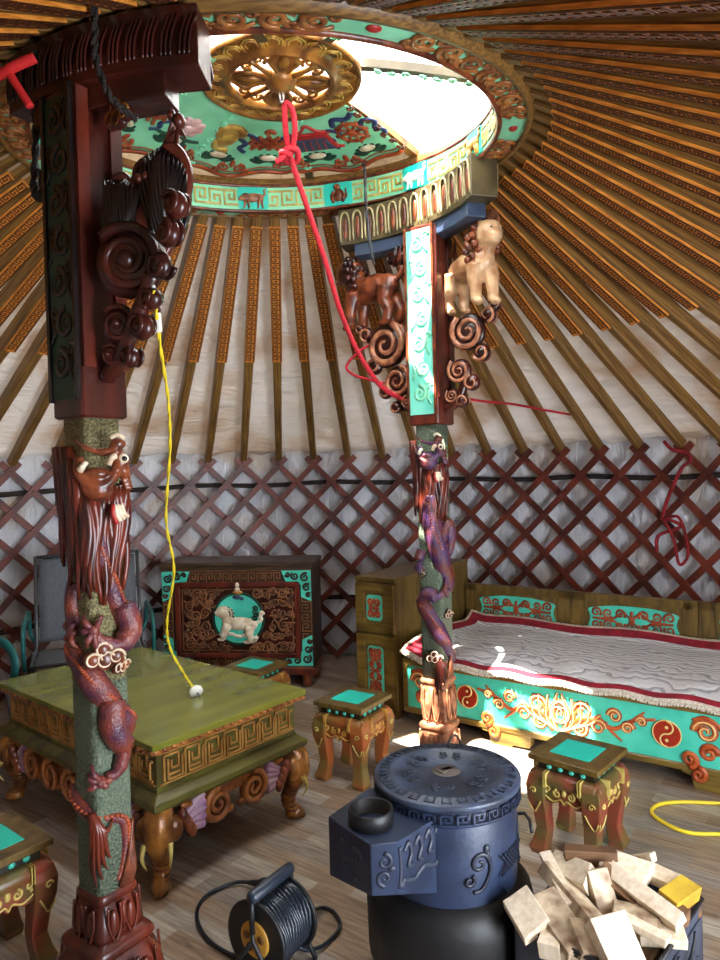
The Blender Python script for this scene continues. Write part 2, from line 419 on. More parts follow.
# roof cloth
ringM = M.Translation(RC) @ RN.to_track_quat('Z', 'Y').to_matrix().to_4x4()
rx = V((1, 0, 0)); rx = (rx-RN*rx.dot(RN)).normalized(); ry = RN.cross(rx)
ringM = M(((rx.x, ry.x, RN.x, RC.x), (rx.y, ry.y, RN.y, RC.y), (rx.z, ry.z, RN.z, RC.z), (0,0,0,1)))
def ringpt(a, r, z): return ringM @ V((r*cos(a), r*sin(a), z))
mb = MB()
def rf(u, v):
    a = 2*pi*u
    A = ringpt(a, .99, .155); B = wallpt(a, 2.86, 1.535)
    p = A.lerp(B, v)
    p.z += .02*math.sin(pi*v)+.006*sin(a*67)*v+.004*sin(v*60+a*9)
    return tuple(p)
mb.grid(rf, 268, 26)
struct(mb.build('ceiling', 'roofcloth', solid=.01))

# lattice wall panels: two crossing layers of slats
def lattice(name, label, k0, k1, dr=0.0):
    mb = MB()
    def slat(k, sg, r):
        top = WH+.035; P = []
        ang = TH0+DTH*k
        m = 14; vs = []; fs = []
        for i in range(m+1):
            z = top*(1-i/m)-.0 if i < m else .012
            s = (WH-.02-z)
            a = ang+sg*s*1.0/WR*1.0
            t = V((-sin(a)*sg*-1, cos(a)*sg*-1, 0))
            d = (V((0, 0, 1))*.7071+V((-sin(a), cos(a), 0))*(-sg*.7071))
            e = V((cos(a), sin(a), 0)); w = e.cross(d).normalized()*.0205
            c = wallpt(a, r, z)
            for q in (c-w-e*.007, c+w-e*.007, c+w+e*.007, c-w+e*.007): vs.append(tuple(q))
        for i in range(m):
            for j in range(4): fs.append((i*4+j, i*4+(j+1) % 4, i*4+4+(j+1) % 4, i*4+4+j))
        fs += [(3,2,1,0), tuple(m*4+j for j in range(4))]
        mb.add(vs, fs)
    for k in range(k0, k1):
        slat(k, 1, WR-.008-dr); slat(k, -1, WR+.009-dr)
    # knots where the slats are pinned
    for k in range(k0, k1):
        for j in range(0, 12):
            z = WH-.02-j*DTH*-1*WR/2
            if z < .05: break
            a = TH0+DTH*(k+(.5 if j % 2 else 0))
            mb.ball(wallpt(a, WR-.017-dr, z), .006, n=6, m=4)
    return tag(mb.build(name, 'lattice'), label, 'lattice wall')
lattice('lattice_wall_panel', 'red brown crossed slat lattice behind the grey chair and the painted chest', -14, 6)
lattice('lattice_wall_panel', 'long red brown slat lattice behind the right post and the painted bed', 6, 18, .034)
lattice('lattice_wall_panel', 'red brown slat lattice tied with red cloth at the far right edge', 18, 34)
for nm, z, lab in (('wall_strap', 1.31, 'upper dark strap running level behind the lattice near its top'), ('wall_strap', .44, 'lower dark strap running level behind the lattice at chair height')):
    mb = MB()
    m = 120
    pts = [wallpt(a0+.05+(a1-a0-.1)*i/m, 2.805, z+.008*sin(i*.9)) for i in range(m+1)]
    mb.tube(pts, .02, 4, flat=.25, up=(0,0,1)) if 0 else mb.tube(pts, .019, 6, flat=1, up=(0,0,1))
    tag(mb.build(nm, 'strap'), lab, 'strap', 'straps behind the lattice')

# roof poles
pole = MB()
LN = 2.0
def pole_sec(x0, x1, w0, w1, h0, h1, mt):
    vs = []
    for x, w, h in ((x0, w0, h0), (x1, w1, h1)):
        c = .008
        vs += [(x, -w/2, -.002), (x, w/2, -.002), (x, w/2, -h+c), (x, w/2-c, -h), (x, -w/2+c, -h), (x, -w/2, -h+c)]
    pole.add(vs, [(5,4,3,2,1,0), tuple(range(6, 12))]+[(j, (j+1) % 6, 6+(j+1) % 6, 6+j) for j in range(6)], mat=mt)
pole_sec(0, 1.06, .058, .058, .074, .074, 0)
pole_sec(1.06, 2.0, .056, .046, .062, .052, 0)
pole.box((.595, 0, -.077), (.93, .064, .01), mat=1)
T = pole.T.copy(); pole.T = M(((1,0,0,0.14), (0,0,1,0), (0,1,0,-.0822), (0,0,0,1)))   # key fret on the underside, outwards is down
keyband(pole, 0, -.022, .91, .044, 26, .0052, .0022, mat=2)
pole.box((.455, -.0008, .029), (.92, .0016, .003), mat=2); pole.box((.455, -.0008, -.029), (.92, .0016, .003), mat=2)
pole.T = T
first = None
def seen(P):
    x, y, z = P.x, P.y, P.z-1.4
    if y < .12: return False
    return abs(x/y) < .95 and z/y < 1.25
for k in range(-24, 43):
    a = TH0+DTH*k
    A = ringpt(a, 1.0, .105); B = wallpt(a, WR-.005, WH+.05)
    if not any(seen(A.lerp(B, t/20)) for t in range(21)): continue
    if first is None:
        o = pole.build('roof_pole', ['polewood', 'orange', 'keydark']); first = o
        tag(o, 'slanting brown roof pole with an orange key pattern on its upper half', 'roof pole', 'roof poles around the roof ring')
    else:
        o = first.copy(); COL.objects.link(o)
    x = (B-A); L = x.length; x.normalize(); y = V((0,0,1)).cross(x).normalized(); z = x.cross(y)
    o.matrix_world = M(((x.x*L/LN, y.x, z.x, A.x), (x.y*L/LN, y.y, z.y, A.y), (x.z*L/LN, y.z, z.z, A.z), (0,0,0,1)))

# ------------------------------------------------------------------ the roof ring
ring = thing('roof_ring', 'round carved roof ring with green painted panels and gold centre wheel open to the sky', 'roof ring')
ring.matrix_world = ringM
RI, RO = .885, 1.01
mb = MB()
mb.lathe([(RI, .0), (RI+.012, -.004), (RI+.018, .008), (RI+.018, .014)], 96, mat=1)
mb.lathe([(RI+.018, .010), (RO-.018, .010)], 96, mat=2)
mb.lathe([(RO-.018, .010), (RO-.018, -.004), (RO, -.004), (RO+.02, .04), (RO+.03, .085), (RO+.01, .17), (RO-.02, .19), (RI+.02, .19), (RI, .16), (RI, .142)], 96, mat=0)
mb.lathe([(RI, .142), (RI-.006, .138), (RI-.006, .128), (RI, .124)], 96, mat=1)
mb.lathe([(RI, .124), (RI, .012)], 96, mat=3)
mb.lathe([(RI, .012), (RI-.006, .008), (RI, 0)], 96, mat=1)
mb.build('rim', ['polewood', 'copper', 'mint', 'mint'], ring)
# carved scrolls on the underside
for g in range(6):
    gc = R(-36+60*g); mb = MB()
    for i in range(7):
        a = gc+R((i-3)*6.6)
        mb.T = frame_T((.948*cos(a), .948*sin(a), .006), (-sin(a), cos(a), 0), (cos(a), sin(a), 0))
        sg = 1 if i % 2 == 0 else -1
        scroll(mb, 0, 0, .044, 1.7, sg*1.2, sg, .0105, mat=0)
        scroll(mb, .048, sg*.024, .022, 1.2, 2.0, -sg, .008, mat=0)
        scroll(mb, -.04, -sg*.032, .018, 1.1, 1.0, sg, .007, mat=0)
        mb.tube([(-.06, 0, -sg*.03), (-.03, 0, -sg*.046), (.02, 0, -sg*.044), (.055, 0, -sg*.02)], .008, 6, flat=.6, up=(0,1,0))
    mb.build('carved_scrollwork', 'ringscroll', ring)
for g in range(6):
    mb = MB(); a = R(-36+30+60*g)
    mb.T = frame_T((.948*cos(a), .948*sin(a), .008), (-sin(a), cos(a), 0), (cos(a), sin(a), 0))
    mb.ball((0,0,0), (.024, .008, .017))
    mb.build('oval_boss', 'red', ring)
# inner band: key fret between animal tiles
tiles = [R(103.5+29.5*k) for k in range(-3, 9)]
for a in tiles:
    mb = MB()
    for j in range(4):
        b = a+R(-29.5/2+(j-1.5)*5.0)
        c = (cos(b), sin(b), 0)
        mb.T = frame_T((RI*c[0], RI*c[1], .034), (sin(b), -cos(b), 0))
        keyband(mb, -.0375, 0, .075, .07, 1, .0105, .006, flip=(j % 2 == 1))
    mb.build('key_fret', 'goldpale', ring)
def little_beast(mb, w, kind=0, mat=0):
    """low relief animal about w wide, standing, drawn in x-z"""
    s = w
    rt = M.Rotation(-.12, 3, 'Y')
    mb.ball((0, 0, 0), (.33*s, .10*s, .165*s), rt, mat=mat)
    mb.ball((-.27*s, 0, .02*s), (.15*s, .09*s, .15*s), mat=mat); mb.ball((.25*s, 0, -.01*s), (.15*s, .09*s, .16*s), mat=mat)
    hx, hz = (-.43*s, .16*s) if kind != 1 else (-.42*s, -.02*s)
    mb.ball((hx*.86, 0, hz*.7+.01*s), (.10*s, .08*s, .13*s), mat=mat)
    mb.ball((hx, -.01*s, hz), (.12*s, .09*s, .09*s), mat=mat); mb.ball((hx-.09*s, -.01*s, hz-.035*s), (.06*s, .06*s, .05*s), mat=mat)
    mb.tube([(hx+.03*s, 0, hz+.07*s), (hx+.05*s, -.02*s, hz+.16*s)], [.03*s, .012*s], 6, mat=mat)
    for x, dx in ((-.30, -.06), (-.20, .03), (.20, -.03), (.30, .05)):
        mb.tube([(x*s, 0, -.08*s), ((x+dx*.4)*s, 0, -.22*s), ((x+dx)*s, 0, -.36*s), ((x+dx-.04)*s, 0, -.38*s)], [.075*s, .05*s, .035*s, .03*s], 6, mat=mat)
    mb.tube(catmull([(.36*s, 0, .05*s), (.45*s, 0, .15*s), (.42*s, 0, .27*s), (.5*s, 0, .33*s)], 4), [.045*s]*6+[.04*s]*4+[.025*s]*3, 6, mat=mat)
for i, a in enumerate(tiles):
    c = (cos(a), sin(a), 0)
    mb = MB(); mb.T = frame_T((RI*c[0], RI*c[1], .068), (sin(a), -cos(a), 0))
    mb.prism(rrect(.155, .112, .014), 0, -.009)
    tl = mb.build('animal_tile', 'aqua', ring)
    mb = MB(); mb.T = frame_T((RI*c[0], RI*c[1], .07), (sin(a), -cos(a), 0)) @ M.Translation((0, -.012, 0))
    if i == 2: # crouching monkey like figure
        mb.ball((0, 0, -.012), (.026, .012, .030)); mb.ball((-.004, -.004, .030), (.018, .013, .017))
        for sx in (-1, 1):
            mb.tube(catmull([(sx*.02, 0, .006), (sx*.034, -.004, -.01), (sx*.018, -.008, .012)], 4), .007, 6)
            mb.tube(catmull([(sx*.016, 0, -.03), (sx*.036, -.004, -.018), (sx*.024, 0, -.045)], 4), .008, 6)
        mb.tube(catmull([(.02, 0, -.035), (.045, 0, -.02), (.04, 0, .02)], 4), .005, 6)
    else: little_beast(mb, .138, i % 2)
    mb.build('animal_relief', 'copper' if i == 2 else ('white' if i in (1, 5, 7) else 'goldlite' if i in (0, 4) else 'copperlite'), tl)
# spokes
MC = V((.045, .015, .285))
MT_ = M.Translation(MC) @ M.Rotation(R(-4), 4, 'X') @ M.Scale(1.05, 4)
def dz(r): t = max(0, (r-.3)/.585); return .285-.125*t**1.25
SPK = [R(d) for d in (45, -7, -52, -97, -142, 173, 128, 84)]
for k, a in enumerate(SPK):
    mb = MB(); pts = []
    for i in range(11):
        t = i/10; r = .27+(RI+.01-.27)*t
        p = V((r*cos(a), r*sin(a), dz(r)+.018))+V((MC.x, MC.y, 0))*(1-t)
        pts.append(p)
    mb.tube(pts, .028, 4, flat=.8, up=(0,0,1), smooth=False)
    sp = mb.build('spoke', 'frieze' if k else 'gold', ring)
    mb = MB()
    for i in range(2, 9):
        p = pts[i]; d = (pts[i+1]-pts[i-1]).normalized(); sd = d.cross(V((0,0,1))).normalized()
        mb.T = frame_T(p-V((0,0,.02)), d, -sd if (d.cross(-sd)).z < 0 else sd)
        mb.T = M(((d.x, 0, sd.x, p.x), (d.y, 0, sd.y, p.y), (d.z, 1, sd.z, p.z-.026), (0,0,0,1)))
        scroll(mb, 0, 0, .018, 1.2, i, 1 if i % 2 else -1, .006, mat=0)
    mb.build('spoke_carving', 'mint' if k else 'copper', sp)
# centre wheel
mb = MB(); mb.T = MT_
mb.lathe([(.305, .0), (.312, -.01), (.305, -.022), (.295, -.018), (.29, -.01), (.285, -.006), (.215, -.016), (.208, -.03), (.198, -.034), (.188, -.026), (.186, .0), (.19, .02), (.30, .02), (.305, 0)], 64)
med = mb.build('centre_wheel', 'gold', ring)
mb = MB(); mb.T = MT_
for i in range(20):
    a = 2*pi*i/20
    mb.T = MT_ @ frame_T((.25*cos(a), .25*sin(a), -.012), (-sin(a), cos(a), 0), (cos(a), sin(a), 0))
    for s, th in ((1, .0048), (.62, .004)):
        P = catmull([(-.031*s, 0, -.03*s), (-.035*s, 0, .005*s), (-.02*s, 0, .022*s), (0, 0, .034*s), (.02*s, 0, .022*s), (.035*s, 0, .005*s), (.031*s, 0, -.03*s)], 4)
        mb.tube(P, th, 6, up=(0,1,0), flat=.8)
mb.build('lotus_border', 'goldlite', med)
mb = MB()
for i in range(8):
    a = 2*pi*i/8+.2
    mb.T = MT_ @ frame_T((0, 0, -.01), (-sin(a), cos(a), 0), (cos(a), sin(a), 0))
    if i % 2 == 0:
        P = catmull([(0, 0, .04), (-.035, 0, .09), (-.052, -.006, .135), (-.03, 0, .17), (0, 0, .195), (.03, 0, .17), (.052, -.006, .135), (.035, 0, .09)], 4, True)
        mb.prism([(p[0]*.9, p[2]) for p in P], -.004, .008)
        mb.tube(P, .011, 6, closed=True, up=(0,1,0), flat=.9)
        mb.ball((0, -.004, .12), (.022, .014, .055))
    else:
        mb.tube([(0, 0, .03), (0, -.004, .12), (0, 0, .195)], [.016, .011, .013], 6)
        for sx in (-1, 1): scroll(mb, sx*.028, .155, .026, 1.3, -pi/2, sx, .008, flat=.9)
mb.T = MT_
mb.lathe([(0, -.055), (.02, -.052), (.05, -.035), (.066, -.015), (.06, .01), (0, .015)], 24)
mb.build('wheel_petals', 'gold', med)
mb = MB(); mb.T = MT_
mb.tube([(0.006, 0, -.05), (.006, 0, -.085)], .004, 6); mb.tube([(-.006, 0, -.05), (-.006, 0, -.085)], .004, 6)
mb.tube([(.006, 0, -.085), (0, 0, -.094), (-.006, 0, -.085)], .004, 6)
mb.build('hook', 'steel', med)
# painted dome panel and the cloth round it
PA0, PA1 = R(45), R(218)
def redge(a):
    t = ((a-PA0)/R(45)) % 1.0
    return .77+.055*abs(sin(pi*t*1.0))**.6+.02*cos(4*pi*t)
def dpt(a, r, off=0):
    w = max(0, 1-(r-.27)/.6)
    return V((r*cos(a)+MC.x*w, r*sin(a)+MC.y*w, dz(r)+off))
mb = MB(); mb.grid(lambda u, v: tuple(dpt(PA0+(PA1-PA0)*u, .28+(redge(PA0+(PA1-PA0)*u)-.28)*v)), 96, 10)
dome = mb.build('dome_panel', 'mint', ring, solid=.008)
mb = MB()
mb.tube([dpt(PA0+(PA1-PA0)*i/96, redge(PA0+(PA1-PA0)*i/96), -.006) for i in range(97)], .014, 6, flat=.7, up=(0,0,1))
mb.tube([dpt(PA0+(PA1-PA0)*i/96, redge(PA0+(PA1-PA0)*i/96)-.035, -.006) for i in range(97)], .004, 6, flat=.7, up=(0,0,1))
def domeT(a, r, off=-.008):
    p = dpt(a, r, off); q = dpt(a, r-.02, off)
    return frame_T(p, (sin(a), -cos(a), 0), q-p)
for k in range(4):
    for j in (.0, .5):
        a = PA0+R(45)*(k+.5+j)
        if a > PA1-R(5): continue
        mb.T = domeT(a, redge(a)-.075)
        for sx in (-1, 1):
            scroll(mb, sx*.036, .0, .032, 1.5, pi/2, -sx, .008); scroll(mb, sx*.07, -.03, .022, 1.3, pi/2, -sx, .006)
        mb.ball((0, 0, .03), (.014, .008, .03))
    mb.T = I4
mb.build('panel_border', 'redcopper', dome)
mb = MB()
mb.grid(lambda u, v: tuple(dpt(PA0+(PA1-PA0)*u, .68+(.90-.68)*v, .014)), 60, 6)
mb.build('bare_dome_cloth', 'domecloth', ring)
mb = MB()
mb.grid(lambda u, v: tuple(ringM @ dpt(R(-37)+R(64)*u, .34+.68*v, .05+.01*sin(v*9+u*5))), 20, 10)
tag(mb.build('roof_sunblocker', 'sunblocker', None, solid=.004), 'white cloth flap added over the right side of the open roof ring', 'cloth flap')  # added cloth, shapes the sun so it misses the mattress
mb = MB()
mb.grid(lambda u, v: tuple(ringM @ dpt(R(-155)+R(80)*u, .47+.55*v, .05+.01*sin(v*8+u*6))), 24, 10)
tag(mb.build('roof_sunblocker', 'sunblocker', None, solid=.004), 'white cloth flap added over the near side of the open roof ring', 'cloth flap')  # second added cloth, keeps direct sun off the orange stool
# lucky emblems on the panel
def emblem(name, a, r, mats, fn):
    mb = MB(); mb.T = domeT(R(a), r+.07) @ M.Scale(1.5, 4); fn(mb); return mb.build(name, mats, dome)
def lotusbase(mb, z=-.075):
    for i in range(7):
        t = (i-3)*.36; mb.ball((.045*sin(t), 0, z-.012+.012*cos(t*2)), (.012, .005, .024), M.Rotation(t, 3, 'Y'), mat=1)
    mb.ball((0, -.003, z+.006), (.03, .007, .014), mat=2)
def ribbon(mb, sx, m):
    mb.tube(catmull([(sx*.03, 0, .02), (sx*.06, 0, .05), (sx*.085, 0, .03), (sx*.07, 0, 0), (sx*.09, 0, -.02), (sx*.075, 0, -.045)], 5), .009, 6, flat=.4, up=(0,1,0), mat=m)
def e_lotus(mb):
    for i in range(9):
        t = 2*pi*i/9; mb.ball((.035*cos(t), 0, .02+.03*sin(t)), (.022, .007, .016), M.Rotation(-t, 3, 'Y'))
    mb.ball((0, -.004, .02), (.02, .008, .016)); lotusbase(mb, -.055)
    for sx in (-1, 1): mb.tube(catmull([(0, 0, -.02), (sx*.04, 0, -.04), (sx*.08, 0, -.03)], 4), .006, 6, mat=1)
def e_conch(mb):
    scroll(mb, 0, .03, .042, 1.8, 0, 1, .014, flat=.5); mb.ball((.0, 0, .0), (.03, .009, .05), M.Rotation(.5, 3, 'Y'))
    mb.tube(catmull([(-.03, 0, -.01), (-.02, 0, -.05), (.02, 0, -.055)], 4), .012, 6, flat=.5, up=(0,1,0)); lotusbase(mb, -.085)
def e_knot(mb):
    for i in range(-1, 2):
        mb.box((i*.026, -.002, .01), (.009, .008, .09), M.Rotation(.785, 3, 'Y')); mb.box((i*.026, -.002, .01), (.009, .008, .09), M.Rotation(-.785, 3, 'Y'))
    for sx in (-1, 1):
        scroll(mb, sx*.05, .01, .016, 1, 0, sx, .007); ribbon(mb, sx*1.05, 3)
    scroll(mb, 0, .06, .016, 1, 0, 1, .007); lotusbase(mb, -.075)
def e_canopy(mb):
    mb.prism([(-.085, -.03), (-.055, .05), (.055, .05), (.085, -.03)], 0, -.008)
    mb.prism([(-.07, -.025), (-.05, .03), (.05, .03), (.07, -.025)], -.008, -.013, mat=3)
    mb.tube(catmull([(-.1, 0, -.035), (-.05, 0, -.028), (0, 0, -.036), (.05, 0, -.028), (.1, 0, -.035)], 5), .007, 6, flat=.6, up=(0,1,0))
    mb.tube(catmull([(-.08, 0, .045), (-.03, 0, .055), (0, 0, .085), (.03, 0, .055), (.08, 0, .045)], 5), .007, 6, flat=.6, up=(0,1,0)); lotusbase(mb, -.075)
    for i in range(-2, 3): mb.box((i*.022, -.014, .003), (.003, .003, .05), mat=0)
def e_wheel(mb):
    mb.tube([(.045*cos(t*pi/12), 0, .01+.045*sin(t*pi/12)) for t in range(24)], .008, 6, closed=True, up=(0,1,0), flat=.6)
    for i in range(8):
        t = i*pi/4; mb.tube([(0, 0, .01), (.058*cos(t), 0, .01+.058*sin(t))], .005, 6)
    mb.ball((0, -.002, .01), (.016, .009, .016))
    for sx in (-1, 1): ribbon(mb, sx*1.1, 3)
    mb.tube(catmull([(-.04, 0, .06), (-.02, 0, .09), (.02, 0, .075), (.05, 0, .095)], 4), .01, 6, flat=.5, up=(0,1,0), mat=3); lotusbase(mb, -.085)
emblem('wheel_emblem', 57, .50, ['redcopper', 'leafdark', 'ivory', 'blue'], e_wheel)
emblem('canopy_emblem', 79, .50, ['red', 'leafdark', 'ivory', 'navy'], e_canopy)
emblem('knot_emblem', 100, .50, ['redcopper', 'leafdark', 'ivory', 'blue'], e_knot)
emblem('conch_emblem', 121, .49, ['goldlite', 'leafdark', 'ivory'], e_conch)
emblem('lotus_emblem', 143, .50, ['pink', 'leafdark', 'ivory'], e_lotus)
emblem('vase_emblem', 166, .50, ['redcopper', 'leafdark', 'ivory', 'blue'], e_knot)
# ------------------------------------------------------------------ the two carved posts
PRZ = math.atan2(-.583, .813)
def rsq(a, h, p=7): return h/((abs(cos(a))**p+abs(sin(a))**p)**(1/p))
def sq_loft(mb, secs, n=40, p=7, **k):
    vs = []; fs = []
    for h, z in secs:
        for j in range(n):
            a = 2*pi*j/n; r = rsq(a, h, p); vs.append((r*cos(a), r*sin(a), z))
    for i in range(len(secs)-1):
        for j in range(n): fs.append((i*n+j, i*n+(j+1) % n, (i+1)*n+(j+1) % n, (i+1)*n+j))
    fs += [tuple(range(n-1, -1, -1)), tuple((len(secs)-1)*n+j for j in range(n))]
    mb.add(vs, fs, smooth=True, **k)
def arc_beam(mb, c, rad, a0, a1, w, z0, z1, n=20, **k):
    vs = []; fs = []
    for i in range(n+1):
        a = a0+(a1-a0)*i/n
        for r, z in ((rad-w/2, z0), (rad+w/2, z0), (rad+w/2, z1), (rad-w/2, z1)): vs.append((c[0]+r*cos(a), c[1]+r*sin(a), z(a) if callable(z) else z))
    for i in range(n):
        for j in range(4): fs.append((i*4+j, i*4+(j+1) % 4, i*4+4+(j+1) % 4, i*4+4+j))
    fs += [(3,2,1,0), tuple(n*4+j for j in range(4))]
    mb.add(vs, fs, **k)
def cloud(mb, s, m0=0, m1=1):
    for x, z, r in ((0, 0, .5), (-.55, .05, .42), (.5, .12, .4), (-.1, .5, .42)):
        mb.ball((x*s, .0, z*s), (r*s, .3*s, r*s), mat=m0)
        scroll(mb, x*s, z*s, r*s*.95, 1.4, 0, 1, s*.062, flat=.8, mat=m1, y=-.22*s, end=.2)
def lion(mb, s, m=0):
    """standing guardian lion facing -x, about s long"""
    mb.ball((0, 0, 0), (.38*s, .19*s, .20*s), M.Rotation(-.12, 3, 'Y'))
    mb.ball((-.26*s, 0, .03*s), (.19*s, .165*s, .21*s)); mb.ball((.26*s, 0, .0), (.18*s, .155*s, .18*s))
    mb.ball((-.36*s, 0, .2*s), (.15*s, .13*s, .17*s)); mb.ball((-.43*s, 0, .30*s), (.19*s, .17*s, .185*s))
    mb.ball((-.56*s, 0, .25*s), (.09*s, .09*s, .075*s)); mb.ball((-.53*s, 0, .18*s), (.08*s, .08*s, .04*s))
    mb.ball((-.53*s, 0, .37*s), (.06*s, .12*s, .04*s))
    for sy in (-1, 1):
        mb.ball((-.40*s, sy*.11*s, .42*s), (.05*s, .035*s, .06*s))
        for x, dx in ((-.27, -.04), (.27, .06)):
            o = sy*.045
            mb.tube([(x*s, sy*.09*s, -.03*s), ((x+dx*.3+o)*s, sy*.10*s, -.22*s), ((x+dx*.8+o+(.05 if x > 0 else 0))*s, sy*.1*s, -.36*s), ((x+dx+o)*s, sy*.1*s, -.50*s)], [.125*s, .105*s, .08*s, .075*s], 8)
            mb.ball(((x+dx+o-.05)*s, sy*.1*s, -.52*s), (.09*s, .06*s, .045*s))
    mb.tube(catmull([(.38*s, 0, .06*s), (.5*s, 0, .16*s), (.46*s, 0, .3*s), (.54*s, 0, .42*s)], 5), [.05*s]*6+[.055*s]*5+[.07*s]*4+[.03*s], 8)
    for i in range(8):
        t = -.6+i*.45
        mb.ball((-.38*s+.165*s*cos(t), 0, .26*s+.17*s*sin(t)), (.05*s, .14*s, .05*s))
def lion_trim(mb, s):
    for sy in (-1, 1):
        mb.ball((-.57*s, sy*.07*s, .335*s), (.028*s, .02*s, .028*s), mat=0); mb.ball((-.59*s, sy*.078*s, .335*s), (.013*s, .012*s, .013*s), mat=1)
        for i in range(4): mb.box(((-.61+i*.022)*s, sy*.055*s, .205*s), (.014*s, .012*s, .022*s), mat=0)
def post(name, label, loc, box_h, zf1, zf2, zbox, zbeam, zring, camang, kind):
    t = thing(name, label, 'post', loc, PRZ)
    def W2L(p): 
        d = V((p[0]-loc[0], p[1]-loc[1])); c, s = cos(-PRZ), sin(-PRZ); return V((d.x*c-d.y*s, d.x*s+d.y*c))
    H = .0555 if kind == 'L' else .062
    A = lambda deg: camang+R(deg)
    def P(deg, z, off=0, h=H):
        a = A(deg); r = rsq(a, h)+off; return V((r*cos(a), r*sin(a), z))
    def PT(deg, z, off=0):
        a = A(deg); p = P(deg, z, off); return frame_T(p, (-sin(a), cos(a), 0))
    # base
    mb = MB()
    sq_loft(mb, [(.112, 0), (.122, .012), (.126, .04), (.120, zf2*.6), (.100, zf2-.03), (.098, zf2-.022)], 48, 9)
    sq_loft(mb, [(.104, zf2-.022), (.110, zf2-.014), (.110, zf2), (.104, zf2+.008), (.082, zf2+.016), (.076, zf2+.02)], 48, 12)
    sq_loft(mb, [(.084, zf2+.016), (.089, zf2+.03), (.086, (zf1+zf2)/2), (.074, zf1-.03), (.072, zf1-.016)], 48, 9)
    sq_loft(mb, [(.076, zf1-.018), (.080, zf1-.012), (.080, zf1), (.074, zf1+.008), (.064, zf1+.012)], 48, 12)
    fz = (lambda z: .93*(1-.2*min(1, z/zf1))) if kind == 'L' else (lambda z: .60+.27*min(1, z/zf1))
    mb.v = [(x*fz(z), y*fz(z), z) for x, y, z in mb.v]
    base = mb.build('base', 'maroon' if kind == 'L' else 'copperlite', t)
    mb = MB()
    for q in range(4):
        an = q*pi/2
        for zc, hh, ww, hf in (((zf1+zf2)/2-.002, (zf1-zf2)*.36, .045, .089), (zf2*.42, zf2*.34, .062, .128)):
            mb.T = frame_T((hf*fz(zc)*cos(an), hf*fz(zc)*sin(an), zc), (-sin(an), cos(an), 0)); w = ww*fz(zc)
            for sx in (-1, 1):
                pts = catmull([(sx*w*.72-w*.5, 0, hh), (sx*w*.72-w*.55, -.002, 0), (sx*w*.72-w*.25, -.004, -hh*.8), (sx*w*.72, -.004, -hh), (sx*w*.72+w*.25, -.004, -hh*.8), (sx*w*.72+w*.55, -.002, 0), (sx*w*.72+w*.5, 0, hh)], 4)
                mb.tube(pts, .0042, 6, up=(0,1,0)); mb.ball((sx*w*.72, .002, -hh*.1), (w*.42, .010, hh*.8))
            mb.tube([(0, -.002, hh), (0, -.004, -hh*.6)], [.006, .003], 6)
    mb.build('base_petal_carving', 'maroon' if kind == 'L' else 'copperlite', base)
    # shaft
    mb = MB(); sq_loft(mb, [(H, zf1), (H*1.01, (zf1+zbox)/2), (H, zbox+.02)], 48, 7)
    if kind == 'L':
        mb = MB(); sq_loft(mb, [(H, zf1), (H, .85)], 48, 7, mat=0); sq_loft(mb, [(H, .85), (H, zbox+.02)], 48, 7, mat=1)
    mb.build('shaft', ['shaft', 'shaft2'], t)
    # dragon body winding round the shaft
    zh = zbox-.17
    if kind == 'L':
        path = [(0, 1.27, .030), (14, 1.19, .026), (40, 1.12, .026), (58, 1.06, .027), (80, 1.0, .030), (130, .975, .03), (180, .96, .032), (230, .945, .032), (275, .93, .034), (310, .90, .036), (340, .865, .037), (375, .81, .036), (405, .77, .034), (440, .72, .03), (500, .65, .028), (560, .58, .026), (620, .535, .022), (690, .50, .018), (770, .47, .015), (780, .41, .013), (772, .35, .012), (752, .31, .006)]
    else:
        path = [(-14, 1.27, .030), (-14, 1.18, .034), (-2, 1.08, .036), (18, .99, .036), (45, .91, .034), (75, .85, .032), (130, .80, .031), (190, .765, .031), (250, .745, .031), (300, .72, .031), (332, .675, .031), (365, .61, .029), (395, .55, .026), (425, .50, .022), (470, .45, .016), (520, .42, .007)]
    if kind == 'R': path = [(d, z, r*1.4) for d, z, r in path]
    pth = catmull([P(d, z, -r*.28) for d, z, r in path], 7)
    rad = []
    for i in range(len(path)-1): rad += [path[i][2]+(path[i+1][2]-path[i][2])*k/7 for k in range(7)]
    rad.append(path[-1][2])
    mb = MB(); mb.tube(pth, rad, 12)
    def leg(pts, rs): mb.tube(catmull([P(d, z, o) for d, z, o in pts], 5), [rs[min(int(i/5), len(rs)-1)] for i in range(5*(len(pts)-1)+1)], 9)
    def claw(d, z, dirs):
        c = P(d, z, .016); mb.ball(c, .017, n=10, m=6)
        for dd, dzz in dirs:
            mb.tube(catmull([c, P(d+dd*.6, z+dzz*.6, .026), P(d+dd, z+dzz, .012)], 4), [.009]*5+[.006]*3+[.002], 7)
    if kind == 'L':
        leg([(62, 1.05, .01), (66, .985, .024), (40, .95, .022), (8, .965, .016), (-6, .985, .012)], [.033, .032, .02, .016, .013])
        claw(-8, 1.0, [(-20, .04), (-28, .0), (-14, -.045), (6, -.06), (16, .035)])
        leg([(25, .80, .01), (22, .73, .024), (45, .67, .02), (32, .61, .014), (5, .605, .012)], [.036, .034, .02, .015, .013])
        claw(-4, .60, [(-24, .02), (-16, .045), (-26, -.02), (12, -.02), (26, .0)])
        leg([(-80, 1.12, -.006), (-84, 1.06, .0), (-66, 1.0, .006)], [.022, .022, .014]); claw(-62, .99, [(-20, .03), (-20, -.03), (16, .03), (14, -.04)])
    else:
        leg([(30, 1.05, .0), (55, 1.13, .02), (62, 1.03, .024), (50, .98, .014)], [.026, .03, .022, .014]); claw(46, .965, [(-16, .02), (-18, -.03), (10, -.045), (16, .02)])
